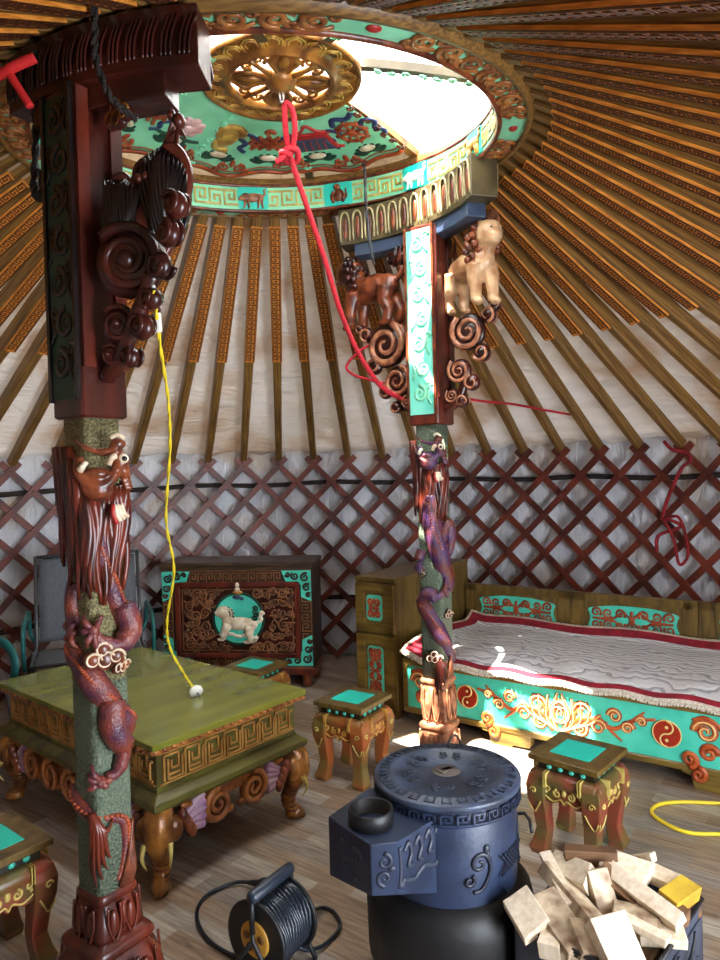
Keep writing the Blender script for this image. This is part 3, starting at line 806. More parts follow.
        leg([(-70, .74, .0), (-30, .79, .022), (5, .78, .018), (22, .80, .014)], [.03, .034, .017, .013]); claw(26, .81, [(16, .04), (24, .0), (8, .06), (16, -.04)])
        leg([(-60, 1.0, .0), (-62, .95, .02)], [.026, .02]); claw(-60, .93, [(-16, -.03), (4, -.045), (18, -.02)])
    body = mb.build('dragon_body', 'dragonred' if kind == 'L' else 'dragon', t)
    mb = MB()
    ridge = [V(p)+V((p[0], p[1], 0)).normalized()*rad[i]*.86+V((0, 0, rad[i]*.42)) for i, p in enumerate(pth)]
    for i in range(4, len(ridge)-12, 1): mb.ball(V(ridge[i]), (.0075, .0075, .0055), n=6, m=4)
    mb.build('dragon_back_ridge', 'redcopper', body)
    # dragon head, mouth open, with horns and mane
    hd = 6 if kind == 'L' else -12
    T = PT(hd, zh, .012)
    mb = MB(); mb.T = T
    mb.ball((0, -.012, -.012), (.044, .036, .040)); mb.ball((0, -.022, .022), (.034, .03, .018))
    mb.tube(catmull([(-.040, -.012, .065), (-.046, -.02, .03), (-.028, -.03, .0), (0, -.035, -.012), (.028, -.03, .0), (.046, -.022, .03), (.046, -.02, .07)], 5), .013, 8)
    mb.tube(catmull([(-.055, -.012, .115), (-.03, -.022, .092), (.01, -.026, .078), (.04, -.028, .084), (.05, -.03, .10)], 5), [.005]*5+[.008]*5+[.011]*5+[.014]*6, 8)
    mb.ball((.052, -.026, .10), (.022, .02, .016)); mb.ball((.056, -.02, .055), (.022, .022, .03)); mb.ball((.066, -.012, .03), (.018, .02, .02))
    for a in range(5): mb.tube(catmull([(.052+.004*a, -.005, .03-.012*a), (.075+.003*a, .0, .04-.014*a), (.084, .01, .06-.02*a)], 4), [.008]*5+[.005]*3+[.002], 6)
    head = mb.build('dragon_head', 'copper' if kind == 'L' else 'dragon', t, remesh=.0035)
    mb = MB(); mb.T = T
    mb.tube(catmull([(-.044, -.034, .03), (-.034, -.042, .045), (-.026, -.038, .052)], 4), [.009]*4+[.007]*4+[.002], 7, mat=0)
    mb.tube(catmull([(.026, -.042, .045), (.034, -.046, .062), (.046, -.042, .068)], 4), [.008]*4+[.009]*4+[.004], 7, mat=0)
    mb.build('fang', ['ivory', 'black', 'red'], head); mb = MB(); mb.T = T
    mb.ball((.064, -.036, .06), (.0135, .009, .0135), mat=0); mb.ball((.066, -.044, .06), (.007, .005, .007), mat=1)
    mb.build('eye', ['ivory', 'black', 'red'], head); mb = MB(); mb.T = T
    mb.tube(catmull([(.034, -.04, .115), (.05, -.048, .122), (.066, -.038, .112)], 4), .006, 6, mat=0)
    mb.build('brow', ['ivory', 'black', 'red'], head); mb = MB(); mb.T = T
    for i in range(4): mb.tube(catmull([(.036+.006*i, -.036, -.06), (.034+.009*i, -.04, -.085), (.044+.010*i, -.034, -.112+.006*i)], 4), [.007]*5+[.006]*3+[.001], 6, mat=0 if i else 2)
    mb.build('ear_fin', ['ivory', 'black', 'red'], head)
    mb = MB(); rnd = random.Random(3)
    for i in range(30):
        d0 = hd-112+178*i/29; ln = .22+.08*rnd.random()+(.07 if d0 < hd-40 else 0)
        z0 = zh-.035+.13*max(0, min(1, (hd-18-d0)/45))+(.03*max(0, d0-hd)/60); ph = rnd.random()*6; pts = []; rr = []
        for j in range(9):
            s = j/8; pts.append(P(d0*(1-.12*s)+5*sin(ph+s*7), z0-ln*s, .018*(1-s*.5)+.006*sin(s*5+ph))); rr.append(.0135*(1-.75*s**2)+.001)
        mb.tube(pts, rr, 7)
    mb.build('dragon_mane', 'mane', head)
    # clouds and flames
    spots = ((10, .918, .056), (50, .885, .036)) if kind == 'L' else ((-8, .475, .046), (50, .68, .034), (-55, .88, .034))
    for d, z, s in spots:
        mb = MB(); mb.T = PT(d, z, s*.34); cloud(mb, s); mb.build('cloud_carving', ['copper' if kind == 'L' else 'dark', 'ivory'], t)
    mb = MB()
    fz, fd = (.44, -12) if kind == 'L' else (.42, 8)
    for i, (dd, l) in enumerate(((-22, .12), (-12, .15), (0, .13), (10, .10), (20, .07), (26, -.06))):
        pts = catmull([P(fd-14, fz+.07, .008), P(fd+dd*.4, fz+.03, .018), P(fd+dd*.8, fz-l*.5, .014), P(fd+dd+6, fz-l*.8, .008)], 5)
        mb.tube(pts, [.012-.0007*j for j in range(len(pts))], 7)
    mb.build('flame_carving', 'maroon' if kind == 'L' else 'dark', t)
    mb = MB()
    for i in range(5):
        pts = catmull([P(62-6*i, zf1+.012, .004), P(66-3*i, zf1+.05+.01*i, .014), P(72, zf1+.10+.02*i, .006)], 5); mb.tube(pts, [.009-.0005*j for j in range(len(pts))], 7)
    mb.build('leaf_carving', 'copper', t)
    # upper box
    h = box_h; top = zbeam
    mb = MB(); mb.box((0, 0, (zbox+top)/2), (2*h, 2*h, top-zbox), bev=.006)
    box = mb.build('upper_block', 'maroonshade' if kind == 'L' else 'maroon', t)
    mb = MB(); mb.T = frame_T((0, -h, 0), (1, 0, 0))
    mb.prism([(-h+.012, zbox+.05), (h-.012, zbox+.05), (h-.012, top-.02), (-h+.012, top-.02)], 0, -.004, mat=0)
    nz = 7; dzz = (top-zbox-.12)/nz
    for i in range(nz):
        zc = zbox+.09+dzz*(i+.5); sg = 1 if i % 2 else -1
        scroll(mb, sg*.012, zc, .040, 1.6, pi/2, sg, .0085, mat=1, y=-.005); scroll(mb, -sg*.036, zc+.035, .020, 1.2, 0, -sg, .006, mat=1, y=-.005)
        mb.tube([(-sg*.05, -.005, zc-.05), (-sg*.03, -.005, zc-.02), (-sg*.045, -.005, zc+.02)], .006, 6, mat=1)
    for sx in (-1, 1): mb.box((sx*(h-.008), -.006, (zbox+top)/2+.02), (.012, .012, top-zbox-.05), mat=2)
    mb.build('carved_front_panel', ['leafdark', 'black', 'black'] if kind == 'L' else ['aquasun', 'mint', 'copper'], box)
    mb = MB(); mb.T = frame_T((h, 0, 0), (0, 1, 0))
    mb.box((-h*.72, -.006, (zbox+top)/2+.06), (h*.5, .012, top-zbox-.14)); mb.box((h*.72, -.006, (zbox+top)/2+.06), (h*.5, .012, top-zbox-.14))
    mb.build('side_moulding', 'dark' if kind == 'R' else 'maroon', box)
    # capital: curved beam under the ring
    c = W2L((RC.x, RC.y)); rad_ = c.length; ac = math.atan2(-c.y, -c.x)
    ext = ((-.22, .37) if kind == 'L' else (-.50, .46))
    sgn = 1 if kind == 'L' else -1
    a0, a1 = (ac+ext[0]/rad_, ac+ext[1]/rad_) if kind == 'L' else (ac-ext[1]/rad_, ac-ext[0]/rad_)
    zr = lambda a: zring+(-.012)
    mb = MB(); arc_beam(mb, c, rad_, a0, a1, .125, zbeam, zr(0))
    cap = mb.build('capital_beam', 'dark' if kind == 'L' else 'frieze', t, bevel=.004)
    nb = 13
    for side in (1, -1):
        mb = MB()
        rr = rad_+side*.0625
        for i in range(nb):
            a = a0+(a1-a0)*(i+.5)/nb
            e = V((cos(a), sin(a), 0))*side; o_ = V((c.x+rr*cos(a), c.y+rr*sin(a), (zbeam+zr(0))/2))
            mb.T = frame_T(o_, V((0,0,1)).cross(e))
            hh = (zr(0)-zbeam)*.40
            if kind == 'L':
                for q in (-1, 0, 1): mb.tube(catmull([(q*.012+.012, 0, hh*.8), (q*.012-.004, -.006, 0), (q*.012-.012, 0, -hh*.8)], 4), .0038, 6)
            else:
                mb.tube(catmull([(-.024, 0, -hh), (-.026, -.004, 0), (-.018, -.006, hh*.8), (0, -.006, hh), (.018, -.006, hh*.8), (.026, -.004, 0), (.024, 0, -hh)], 4), .0055, 6, mat=0)
                mb.ball((0, 0, -hh*.1), (.013, .007, hh*.75), mat=1)
        mb.build('lotus_frieze', 'dark' if kind == 'L' else ['friezearc', 'copper'], cap)
    mb = MB(); arc_beam(mb, c, rad_, a0+.09, a1-.09, .095, zbeam-.06, zbeam+.004)
    mb.build('under_beam', 'dark' if kind == 'L' else 'navy', t, bevel=.004)
    # brackets
    if kind == 'L':
        br = MB()
        for x, z, r in ((.195, 1.945, .094), (.15, 1.79, .052), (.115, 1.715, .03)):
            br.T = M.Translation((x, 0, z)) @ M.Rotation(R(30), 4, 'Z')
            br.ball((0, 0, 0), (r, .032, r)); br.ball((0, -.02, 0), (r*.28, .03, r*.28))
            for y in (-.026, .026): scroll(br, 0, 0, r*.93, 2.2, 2.4, -1, r*.13, flat=.9, y=y, n=36)
        br.T = I4
        br.tube(catmull([(.08, 0, 1.665), (.13, 0, 1.70), (.18, 0, 1.76), (.235, 0, 1.83), (.28, 0, 1.90)], 5), .022, 8)
        for x, z, r in ((.31, 1.915, .034), (.345, 1.985, .034), (.375, 2.045, .034), (.235, 1.775, .034), (.18, 1.705, .028), (.275, 1.84, .028)):
            br.ball((x, 0, z), (r, .024, r))
            for y in (-.02, .02): scroll(br, x, z, r*.9, 1.4, x*40, -1, r*.2, flat=.8, y=y)
        bo = br.build('scroll_bracket', 'dark', t)
        mb = MB()
        out = catmull([(.09, 0, 1.98), (.095, 0, 2.10), (.12, 0, 2.165), (.17, 0, 2.185), (.215, 0, 2.14), (.245, 0, 2.16), (.29, 0, 2.235), (.345, 0, 2.255), (.39, 0, 2.21), (.39, 0, 2.14), (.345, 0, 2.07), (.315, 0, 1.99), (.25, 0, 1.95), (.16, 0, 1.95)], 5, True)
        WT = M.Translation((.10, 0, 0)) @ M.Rotation(R(32), 4, 'Z') @ M.Scale(.76, 4, (1, 0, 0)) @ M.Translation((-.10, 0, 0)); mb.T = WT
        mb.prism([(p[0], p[2]) for p in out], -.018, .018, mat=0)
        for y in (-.02, .02): mb.tube([(p[0], y*.2, p[2]) for p in out], .011, 7, closed=True, mat=0)
        wing = mb.build('wing_carving', 'maroon', bo)
        mb = MB(); rnd = random.Random(5); mb.T = WT
        for y in (-.026, .026):
            for i in range(30):
                s = i/29
                if s < .5: tx, tz = .104+.125*(s*2), 2.168-.05*max(0, (s*2-.6)); bx = .098+.2*s
                else: tx, tz = .225+.172*((s-.5)*2), 2.16+.085*sin(pi*min(1, (s-.5)*1.7+.1)); bx = .17+.18*s
                bz = 1.99 if s < .5 else 2.0+.03*(s-.5)
                pts = [(tx+(bx-tx)*q+.006*sin(q*7+i), y*(.8+.9*sin(pi*(s*2 % 1))*sin(pi*q)), tz+(bz-tz)*q) for q in [j/7 for j in range(8)]]
                mb.tube(pts, [.004, .0095, .010, .0095, .009, .008, .006, .003], 6)
        mb.build('black_feathering', 'black', wing)
        mb = MB(); mb.T = WT
        for i in range(6):
            x = .20+.02*i; pts = catmull([(x, .0, 2.13), (x+.015+.006*i, 0, 2.21), (.30+.012*i, 0, 2.25+.01*i), (.335+.01*i, 0, 2.315-.008*i)], 5)
            mb.tube(pts, [.014-.0007*j for j in range(len(pts))], 7)
        mb.ball((.232, -.03, 2.165), (.012, .012, .012)); mb.ball((.255, -.03, 2.17), (.012, .012, .012)); mb.ball((.365, 0, 2.32), (.022, .022, .02)); mb.ball((.34, 0, 2.335), (.016, .02, .016))
        mb.build('flame_tail', 'maroon', bo)
        mb = MB(); mb.T = M.Translation((.17, 0, 2.315)); cloud(mb, .055); mb.build('cloud_bracket', ['dark', 'gold'], t)
    else:
        for side in (-1, 1):
            br = MB()
            S = [(side*.25, 2.035, .122), (side*.185, 1.845, .084), (side*.125, 1.74, .046)]
            if side > 0: S = [(.215, 2.04, .092), (.165, 1.86, .062), (.125, 1.745, .036)]
            for x, z, r in S:
                br.ball((x, 0, z), (r*.96, .026, r*.96), mat=1)
                for y in (-.024, .024): scroll(br, x, z, r*.93, 2.0, 1.2 if side < 0 else 2.2, side, r*.13, flat=.9, y=y, n=34)
            br.tube(catmull([(side*.07, 0, 1.69), (side*.13, 0, 1.71), (side*.17, 0, 1.76), (side*.19, 0, 1.82)], 5), [.03-.0008*j for j in range(16)], 8, mat=1)
            for x, z, r in ((.37, 2.105, .040), (.41, 2.14, .026), (.325, 1.935, .044), (.265, 1.80, .040), (.20, 1.715, .032)):
                xx = side*x*(1 if side < 0 else .86); br.ball((xx, 0, z), (r, .03, r), mat=1)
                for y in (-.022, .022): scroll(br, xx, z, r*.9, 1.5, x*30, side, r*.17, flat=.9, y=y)
            bo = br.build('scroll_bracket', ['copperlite', 'dark'], t)  # dark discs between lighter scrolls paint the shade in the grooves
            mb = MB()
            if side < 0:
                mb.T = M.Translation((-.32, -.01, 2.335)); lion(mb, .36); 
            else:
                mb.T = M.Translation((.23, 0, 2.34)) @ M.Rotation(R(150), 4, 'Z'); lion(mb, .36)
            ln = mb.build('lion_carving', 'copper' if side < 0 else 'coppersun', bo, remesh=.006)
            m2 = MB(); m2.T = mb.T; lion_trim(m2, .36); m2.build('lion_face_paint', ['ivory', 'black'], ln)
            m2 = MB(); s_ = .36
            for ring_ in range(3):
                for q in range(12):
                    b = 2*pi*q/12+ring_*.26; rr = (.20, .225, .20)[ring_]*s_; xo = (-.36, -.29, -.20)[ring_]*s_; zo = (.29, .22, .13)[ring_]*s_
                    m2.T = mb.T @ M.Translation((xo, rr*cos(b), zo+rr*sin(b))); m2.ball((0, 0, 0), (.05*s_, .05*s_, .05*s_), n=8, m=6)
            for q in range(8): m2.T = mb.T; m2.tube([((.44+.06*cos(q))*s_, .05*s_*sin(q*2), .24*s_), ((.50+.10*cos(q))*s_, .10*s_*sin(q*2), .52*s_)], [.03*s_, .008*s_], 6)
            m2.build('lion_mane', 'dark' if side < 0 else 'copper', ln)
            mb = MB()
            if side < 0:
                mb.T = M.Translation((-.155, 0, 2.455)); 
                for x, z, r in ((0, 0, .038), (.055, -.01, .034), (-.05, .012, .03), (.02, .03, .03)):
                    mb.ball((x, 0, z), (r, .02, r)); scroll(mb, x, z, r*.9, 1.5, 0, 1, .007, y=-.02)
            else:
                for i in range(7):
                    pts = catmull([(.27+.006*i, 0, 2.42), (.285+.014*i, 0, 2.50), (.31+.010*i, 0, 2.56), (.335+.003*i, 0, 2.585)], 5)
                    mb.tube(pts, [.014-.0007*j for j in range(len(pts))], 7)
            mb.build('cloud_bracket' if side < 0 else 'flame_tail', 'dark' if side < 0 else 'copperlite', bo)
    return t
postL = post('carved_post', 'thick carved post beside the green table with red maned dragon and dark winged bracket', (-.727, 1.871, 0), .069, .28, .153, 1.557, 2.42, 2.585, R(-33), 'L')
postR = post('carved_post', 'sunlit carved post beyond the stove with violet dragon and lion brackets', (.361, 3.387, 0), .082, .36, .14, 1.61, 2.57, 2.764, R(-60.4), 'R')
# ------------------------------------------------------------------ low green table with elephant legs
TC = (-.924, 2.875, 0); TRZ = R(50)
t = thing('low_table', 'wide green lacquered low table with key fretwork sides and carved elephant legs', 'table', TC, TRZ)
tw, td = .713, 1.185
mb = MB(); mb.box((0, 0, .508), (tw, td, .024), bev=.003); mb.build('table_top', 'tablegreen', t)
mb = MB()
for sx in (-1, 1): mb.box((sx*(tw/2-.012), 0, .489), (.014, td-.02, .016))
for sy in (-1, 1): mb.box((0, sy*(td/2-.012), .489), (tw-.02, .014, .016))
for sy, L, ax in ((-1, tw, 0), (1, tw, 0), (-1, td, 1), (1, td, 1)):
    n = int(L/.034)
    for i in range(n):
        p = -L/2+L*(i+.5)/n
        c = (p, sy*(td/2-.003), .490) if ax == 0 else (sy*(tw/2-.003), p, .490)
        r = M.Rotation(.45*(1 if ax == 0 else 0), 3, 'Y') if ax == 0 else M.Rotation(-.45, 3, 'X')
        mb.ball(c, (.017, .006, .0075) if ax == 0 else (.006, .017, .0075), r, n=8, m=5)
mb.build('rope_moulding', 'ringscroll', t)
mb = MB(); mb.box((0, 0, .412), (tw-.07, td-.07, .146), bev=.002); bd = mb.build('table_body', 'tableolive', t)
mb = MB(); F = ((0, -1, tw-.07, td-.07), (0, 1, tw-.07, td-.07))
for T, L in ((frame_T((0, -(td-.07)/2, .352), (1, 0, 0)), tw-.07), (frame_T((0, (td-.07)/2, .352), (-1, 0, 0)), tw-.07), (frame_T((-(tw-.07)/2, 0, .352), (0, -1, 0)), td-.07), (frame_T(((tw-.07)/2, 0, .352), (0, 1, 0)), td-.07)):
    mb.T = T; n = round(L/.092)
    mb.box((0, -.002, .012), (L-.02, .004, .006)); mb.box((0, -.002, .116), (L-.02, .004, .006))
    hw = (L-.05)/2; p = 2*hw/n
    for i in range(n):
        x = -hw+i*p
        def sg(xa, za, xb, zb): mb.box((x+(xa+xb)/2*p, -.003, .018+(za+zb)/2*.092), (abs(xb-xa)*p+.0075, .006, abs(zb-za)*.092+.0075))
        sg(.02, .05, .02, .95); sg(.02, .95, .70, .95); sg(.70, .95, .70, .42); sg(.70, .42, .36, .42); sg(.36, .42, .36, .68)
        sg(.20, .05, 1.0, .05); sg(.20, .05, .20, .75); sg(.88, .05, .88, .78); sg(.88, .78, 1.02, .78); sg(.20, .22, .72, .22)
mb.build('key_fretwork', 'keygold', bd)
mb = MB()
for z0, z1, i0, i1 in ((.338, .345, .03, .03), (.318, .338, .03, .0), (.296, .318, .0, .0), (.276, .296, .0, .022)):
    vs = []
    for z, ins in ((z1, i0), (z0, i1)):
        vs += [(-tw/2+ins, -td/2+ins, z), (tw/2-ins, -td/2+ins, z), (tw/2-ins, td/2-ins, z), (-tw/2+ins, td/2-ins, z)]
    mb.add(vs, [(0,1,2,3), (7,6,5,4)]+[(j, (j+1) % 4, 4+(j+1) % 4, 4+j) for j in range(4)])
mb.build('flared_apron_rail', 'tableolive', t, bevel=.004)
mb = MB()
for T, L in ((frame_T((0, -td/2+.028, .225), (1, 0, 0)), tw), (frame_T((0, td/2-.028, .225), (-1, 0, 0)), tw), (frame_T((-tw/2+.028, 0, .225), (0, -1, 0)), td), (frame_T((tw/2-.028, 0, .225), (0, 1, 0)), td)):
    mb.T = T
    hw = L/2-.19; n = max(2, round(hw*2/.15)); p = 2*hw/n
    for i in range(n):
        x = -hw+p*(i+.5); d = 1 if i < n/2 else -1
        for yy in (-.008, .008): scroll(mb, x, -.008, .062, 2.0, pi/2 if d > 0 else pi/2, d, .0125, flat=1.0, y=yy, n=30)
        mb.ball((x+d*.055, 0, -.045), (.02, .012, .016)); scroll(mb, x-d*.05, .035, .022, 1.3, 0, -d, .008)
    mb.box((0, .012, .035), (2*hw+.06, .012, .05), mat=0)
    for sx in (-1, 1): mb.tube(catmull([(sx*(hw+.01), 0, -.03), (sx*(hw+.05), -.004, .0), (sx*(hw+.02), -.004, .03), (sx*(hw+.07), 0, .045)], 5), .010, 7)
mb.build('scroll_apron', 'ringscroll', t)
def elephant_leg(sx, sy):
    d = V((sx, sy, 0)).normalized(); s = V((-d.y, d.x, 0))
    c = V((sx*(tw/2-.06), sy*(td/2-.06), 0))
    mb = MB()
    path = [c-d*.02+V((0,0,.30)), c+d*.035+V((0,0,.25)), c+d*.045+V((0,0,.19)), c+d*.012+V((0,0,.125)), c+V((0,0,.075)), c+d*.02+V((0,0,.035)), c+d*.05+V((0,0,.022)), c+d*.062+V((0,0,.026))]
    pts = catmull(path, 5); r0 = [.045, .05, .046, .034, .028, .028, .024, .016]
    rr = [r0[min(i//5, 7)]+(r0[min(i//5+1, 7)]-r0[min(i//5, 7)])*(i % 5)/5 for i in range(len(pts))]
    mb.tube(pts, rr, 12)
    mb.ball(c+d*.045+V((0,0,.225)), (.044, .044, .046))
    for q in (-1, 1):
        mb.ball(c+d*.02+s*q*.05+V((0,0,.215)), (.03, .03, .045))
    mb.ball(c+d*.02+V((0, 0, .02)), (.036, .036, .02))
    lg = mb.build('leg', 'gold', t, remesh=.006)
    mb = MB()
    for q in (-1, 1):
        mb.tube(catmull([c+d*.06+s*q*.042+V((0,0,.185)), c+d*.078+s*q*.046+V((0,0,.145)), c+d*.055+s*q*.038+V((0,0,.098))], 6), [.011-.0008*i for i in range(13)], 7)
    mb.build('tusk', 'goldpale', lg)
    mb = MB()
    for q in (-1, 1):
        e = V((0, 0, 0))
        for i in range(4): mb.ball(c-d*.0+s*q*(.075+.008*i)+V((0,0,.245-.022*i))-d*.01*i, (.018, .018, .026))
    for i in range(6):
        z = .135-.019*i; k = min(range(len(pts)), key=lambda j: abs(pts[j][2]-z)); p = V(pts[k])
        mb.tube([p+(d*cos(a)+s*sin(a))*(rr[k]+.001) for a in [2*pi*j/12 for j in range(12)]], .003, 5, closed=True)
    mb.build('leg_carving', 'copper', lg)
    mb = MB()
    for i in range(5):
        for ax in (0, 1):
            e = V((-sx, 0, 0)) if ax == 0 else V((0, -sy, 0)); n = V((0, sy, 0)) if ax == 0 else V((sx, 0, 0))
            b = V((sx*(tw/2-.03), sy*(td/2-.03), 0))
            P = [b+e*.085+V((0,0,.215)), b+e*(.125+.006*i)+V((0,0,.185+.020*i)), b+e*(.185-.004*abs(i-2))+V((0,0,.18+.026*i))]
            mb.tube(catmull([p+n*.004 for p in P], 5), [.010+.0010*j for j in range(11)], 7)
    mb.build('lilac_fan_carving', 'purple', lg)
for sx in (-1, 1):
    for sy in (-1, 1): elephant_leg(sx, sy)

# ------------------------------------------------------------------ square stools with turquoise tops
def stool(name, label, loc, rz, legmat, group=None):
    t = thing(name, label, 'stool', loc, R(rz), group)
    w = .262
    mb = MB(); mb.box((0, 0, .350), (w, w, .020), bev=.002); mb.box((0, 0, .336), (w-.03, w-.03, .01))
    top = mb.build('seat_top', 'olive', t)
    mb = MB(); mb.box((0, 0, .3605), (w*.56, w*.56, .003)); mb.build('turquoise_inset', 'aqua', top)
    mb = MB(); mb.box((0, 0, .318), (w-.055, w-.055, .028)); nk = mb.build('neck', 'tabledark', t)
    mb = MB()
    for q in range(4):
        for i in range(4):
            mb.T = M.Rotation(q*pi/2, 4, 'Z'); mb.ball(((i-1.5)*.042, -(w-.055)/2, .319), (.011, .006, .009), n=8, m=6)
    mb.build('turquoise_bead', 'teal', nk)
    # frame with rounded shoulders
    mb = MB(); b = w-.004
    for q in range(4):
        mb.T = M.Rotation(q*pi/2, 4, 'Z')
        mb.tube([(-b/2+.012, -b/2+.022, .279), (b/2-.012, -b/2+.022, .279)], .028, 10)
        out = [(-b/2+.03, .265), (-b/2+.03, .190), (-.068, .200), (-.045, .196), (-.014, .212), (0, .196), (.014, .212), (.045, .196), (.068, .200), (b/2-.03, .190), (b/2-.03, .265)]
        mb.prism(out, -b/2+.008, -b/2+.028)
    mb.T = I4; mb.box((0, 0, .288), (b-.05, b-.05, .034))
    fr = mb.build('seat_frame', legmat, t, bevel=.003)
    mb = MB()
    for q in range(4):
        mb.T = M.Rotation(q*pi/2, 4, 'Z') @ M.Translation((0, -b/2+.008, 0))
        for sx in (-1, 1):
            scroll(mb, sx*.026, .238, .015, 1.4, pi/2, -sx, .004); scroll(mb, sx*.062, .246, .014, 1.4, -pi/2, sx, .004)
            mb.tube(catmull([(sx*.098, -.001, .27), (sx*.085, -.003, .235), (sx*.07, -.002, .222), (sx*.04, -.002, .208), (sx*.012, -.002, .220), (0, -.002, .205)], 4), .003, 6)
            mb.box((sx*.068, -.004, .283), (.003, .034, .052)); mb.box((sx*.060, -.004, .283), (.003, .034, .052))
        mb.ball((0, 0, .245), (.009, .005, .013))
    mb.build('scroll_carving', 'goldlite' if legmat == 'stoolleg' else 'goldpale', fr)
    for sx in (-1, 1):
        for sy in (-1, 1):
            mb = MB()
            prof = [(.29, .100, .030), (.25, .104, .035), (.20, .102, .033), (.14, .094, .026), (.09, .090, .024), (.05, .096, .027), (.02, .104, .030), (0, .100, .027)]
            vs = []
            for z, c, h in prof:
                for ax, ay in ((-1, -1), (1, -1), (1, 1), (-1, 1)): vs.append((sx*c+ax*h, sy*c+ay*h, z))
            fs = [(0,1,2,3), tuple(range(len(vs)-1, len(vs)-5, -1))]
            for i in range(len(prof)-1):
                for j in range(4): fs.append((i*4+j, i*4+(j+1) % 4, i*4+4+(j+1) % 4, i*4+4+j))
            mb.add(vs, fs, smooth=False)
            lg = mb.build('leg', legmat, t, bevel=.005)
            mb = MB()
            for ax in (0, 1):
                T = frame_T((0, sy*.135, 0), (-sy, 0, 0)) if 0 else None
                e = V((1, 0, 0)) if ax == 0 else V((0, 1, 0)); nn = V((0, sy, 0)) if ax == 0 else V((sx, 0, 0)); cc = (sx if ax == 0 else sy)
                def q(t_, z, dd): return tuple(e*(cc*t_)+nn*dd+V((0, 0, z)))
                mb.tube(catmull([q(.082, .20, .135), q(.095, .175, .133), q(.112, .15, .124), q(.128, .18, .133)], 4), .0028, 6)
                pp = [q(.108+.013*cos(u*.5)*(1-u/16), .235+.013*sin(u*.5)*(1-u/16), .139) for u in range(14)]
                mb.tube(pp, .003, 6)
            mb.build('leg_carving', 'goldpale', lg)
    return t
s1 = stool('square_stool', 'small orange legged stool with turquoise top between the green table and the bed cabinet', (-.06, 3.135, 0), -33, 'stoolleg')
s2 = stool('square_stool', 'red brown stool with turquoise top standing before the bed, behind the firewood box', (.765, 2.48, 0), -42, 'stoolred')
def again(src, label, loc, rz):
    c = copy_tree(src); c.location = loc; c.rotation_euler = (0, 0, R(rz)); c['label'] = label; return c
again(s2, 'turquoise topped stool cut off by the left edge beside the near post', (-1.10, 1.955, 0), -38.5)
again(s1, 'stool almost hidden behind the green table, only its turquoise top showing', (-.60, 3.72, 0), -30)

# ------------------------------------------------------------------ painted bed
BO = (.207, 3.75, 0); BRZ = R(-35.4); BL = 1.78; BD = .90
t = thing('painted_bed', 'long olive and turquoise painted bed with orange scroll carving under the felt blanket', 'bed', BO, BRZ)
mb = MB(); mb.box((BL/2, .02, .345), (BL, .04, .036), bev=.004); mb.box((BL/2, .02, .085), (BL, .04, .03), bev=.004)
mb.box((.012, .02, .215), (.024, .04, .24)); mb.box((BL-.012, .02, .215), (.024, .04, .24))
mb.build('front_frame', 'oliveh', t)
mb = MB(); mb.box((BL/2, .024, .215), (BL-.03, .026, .25)); fp = mb.build('front_panel', 'teal', t)
mb = MB(); mb.T = M.Translation((0, .010, 0))
def bigscroll(x, sg):
    for px, pz, r, a, d in ((.00, .0, .058, pi/2, 1), (.10, .03, .042, pi, -1), (.17, -.03, .036, 0, 1), (.245, .035, .030, pi, -1), (.30, -.01, .026, 0, 1), (.085, -.055, .034, .5, -1), (.36, .03, .02, pi, -1)):
        scroll(mb, x+sg*px, .215+pz, r, 1.35, a if sg > 0 else pi-a, d*sg, .0105, flat=.6, mat=0, end=.3); scroll(mb, x+sg*px, .215+pz, r*1.02, 1.35, a if sg > 0 else pi-a, d*sg, .003, flat=1, mat=1, y=-.006, end=.3)
    P = catmull([(x+sg*.02, 0, .13), (x+sg*.08, 0, .20), (x+sg*.16, 0, .215), (x+sg*.24, 0, .19), (x+sg*.32, 0, .24), (x+sg*.42, 0, .265)], 6)
    mb.tube(P, taper(len(P), .016, .007), 7, flat=.6, up=(0,1,0), mat=0)
    for k, z in ((.05, .29), (.2, .14), (.3, .29)): mb.tube(catmull([(x+sg*k, 0, .21), (x+sg*(k+.03), 0, (z+.21)/2), (x+sg*(k+.075), 0, z)], 5), [.012-.0008*i for i in range(11)], 7, flat=.6, up=(0,1,0), mat=0)
bigscroll(.88, 1); bigscroll(.86, -1)
for x, sg in ((.10, 1), (1.50, 1), (1.64, 1)):
    scroll(mb, x, .25, .05, 1.6, pi, -1, .013, flat=.7); scroll(mb, x+.01, .16, .038, 1.5, 0, 1, .012, flat=.7); scroll(mb, x, .25, .05, 1.6, pi, -1, .004, flat=1, mat=1, y=-.007)
    mb.tube(catmull([(x-.05, 0, .29), (x, 0, .31), (x+.06, 0, .27), (x+.09, 0, .2)], 5), .010, 7, flat=.6, up=(0,1,0))
for sx in (-1, 1):
    for k in range(5):
        P = catmull([(.87+sx*.005, 0, .13), (.87+sx*(.03+.03*k), 0, .17+.006*k), (.87+sx*(.028+.036*k), 0, .24-.004*k), (.87+sx*(.01+.046*k), 0, .315-.018*k)], 6)
        mb.tube(P, [.004+.009*sin(pi*min(1, j/len(P)*1.05)) for j in range(len(P))], 7, flat=.6, up=(0,1,0), mat=0)
        mb.tube([(p[0], -.007, p[2]) for p in P], .0025, 5, mat=1)
mb.build('scroll_carving', ['scrollorange', 'scrolledge'], fp)
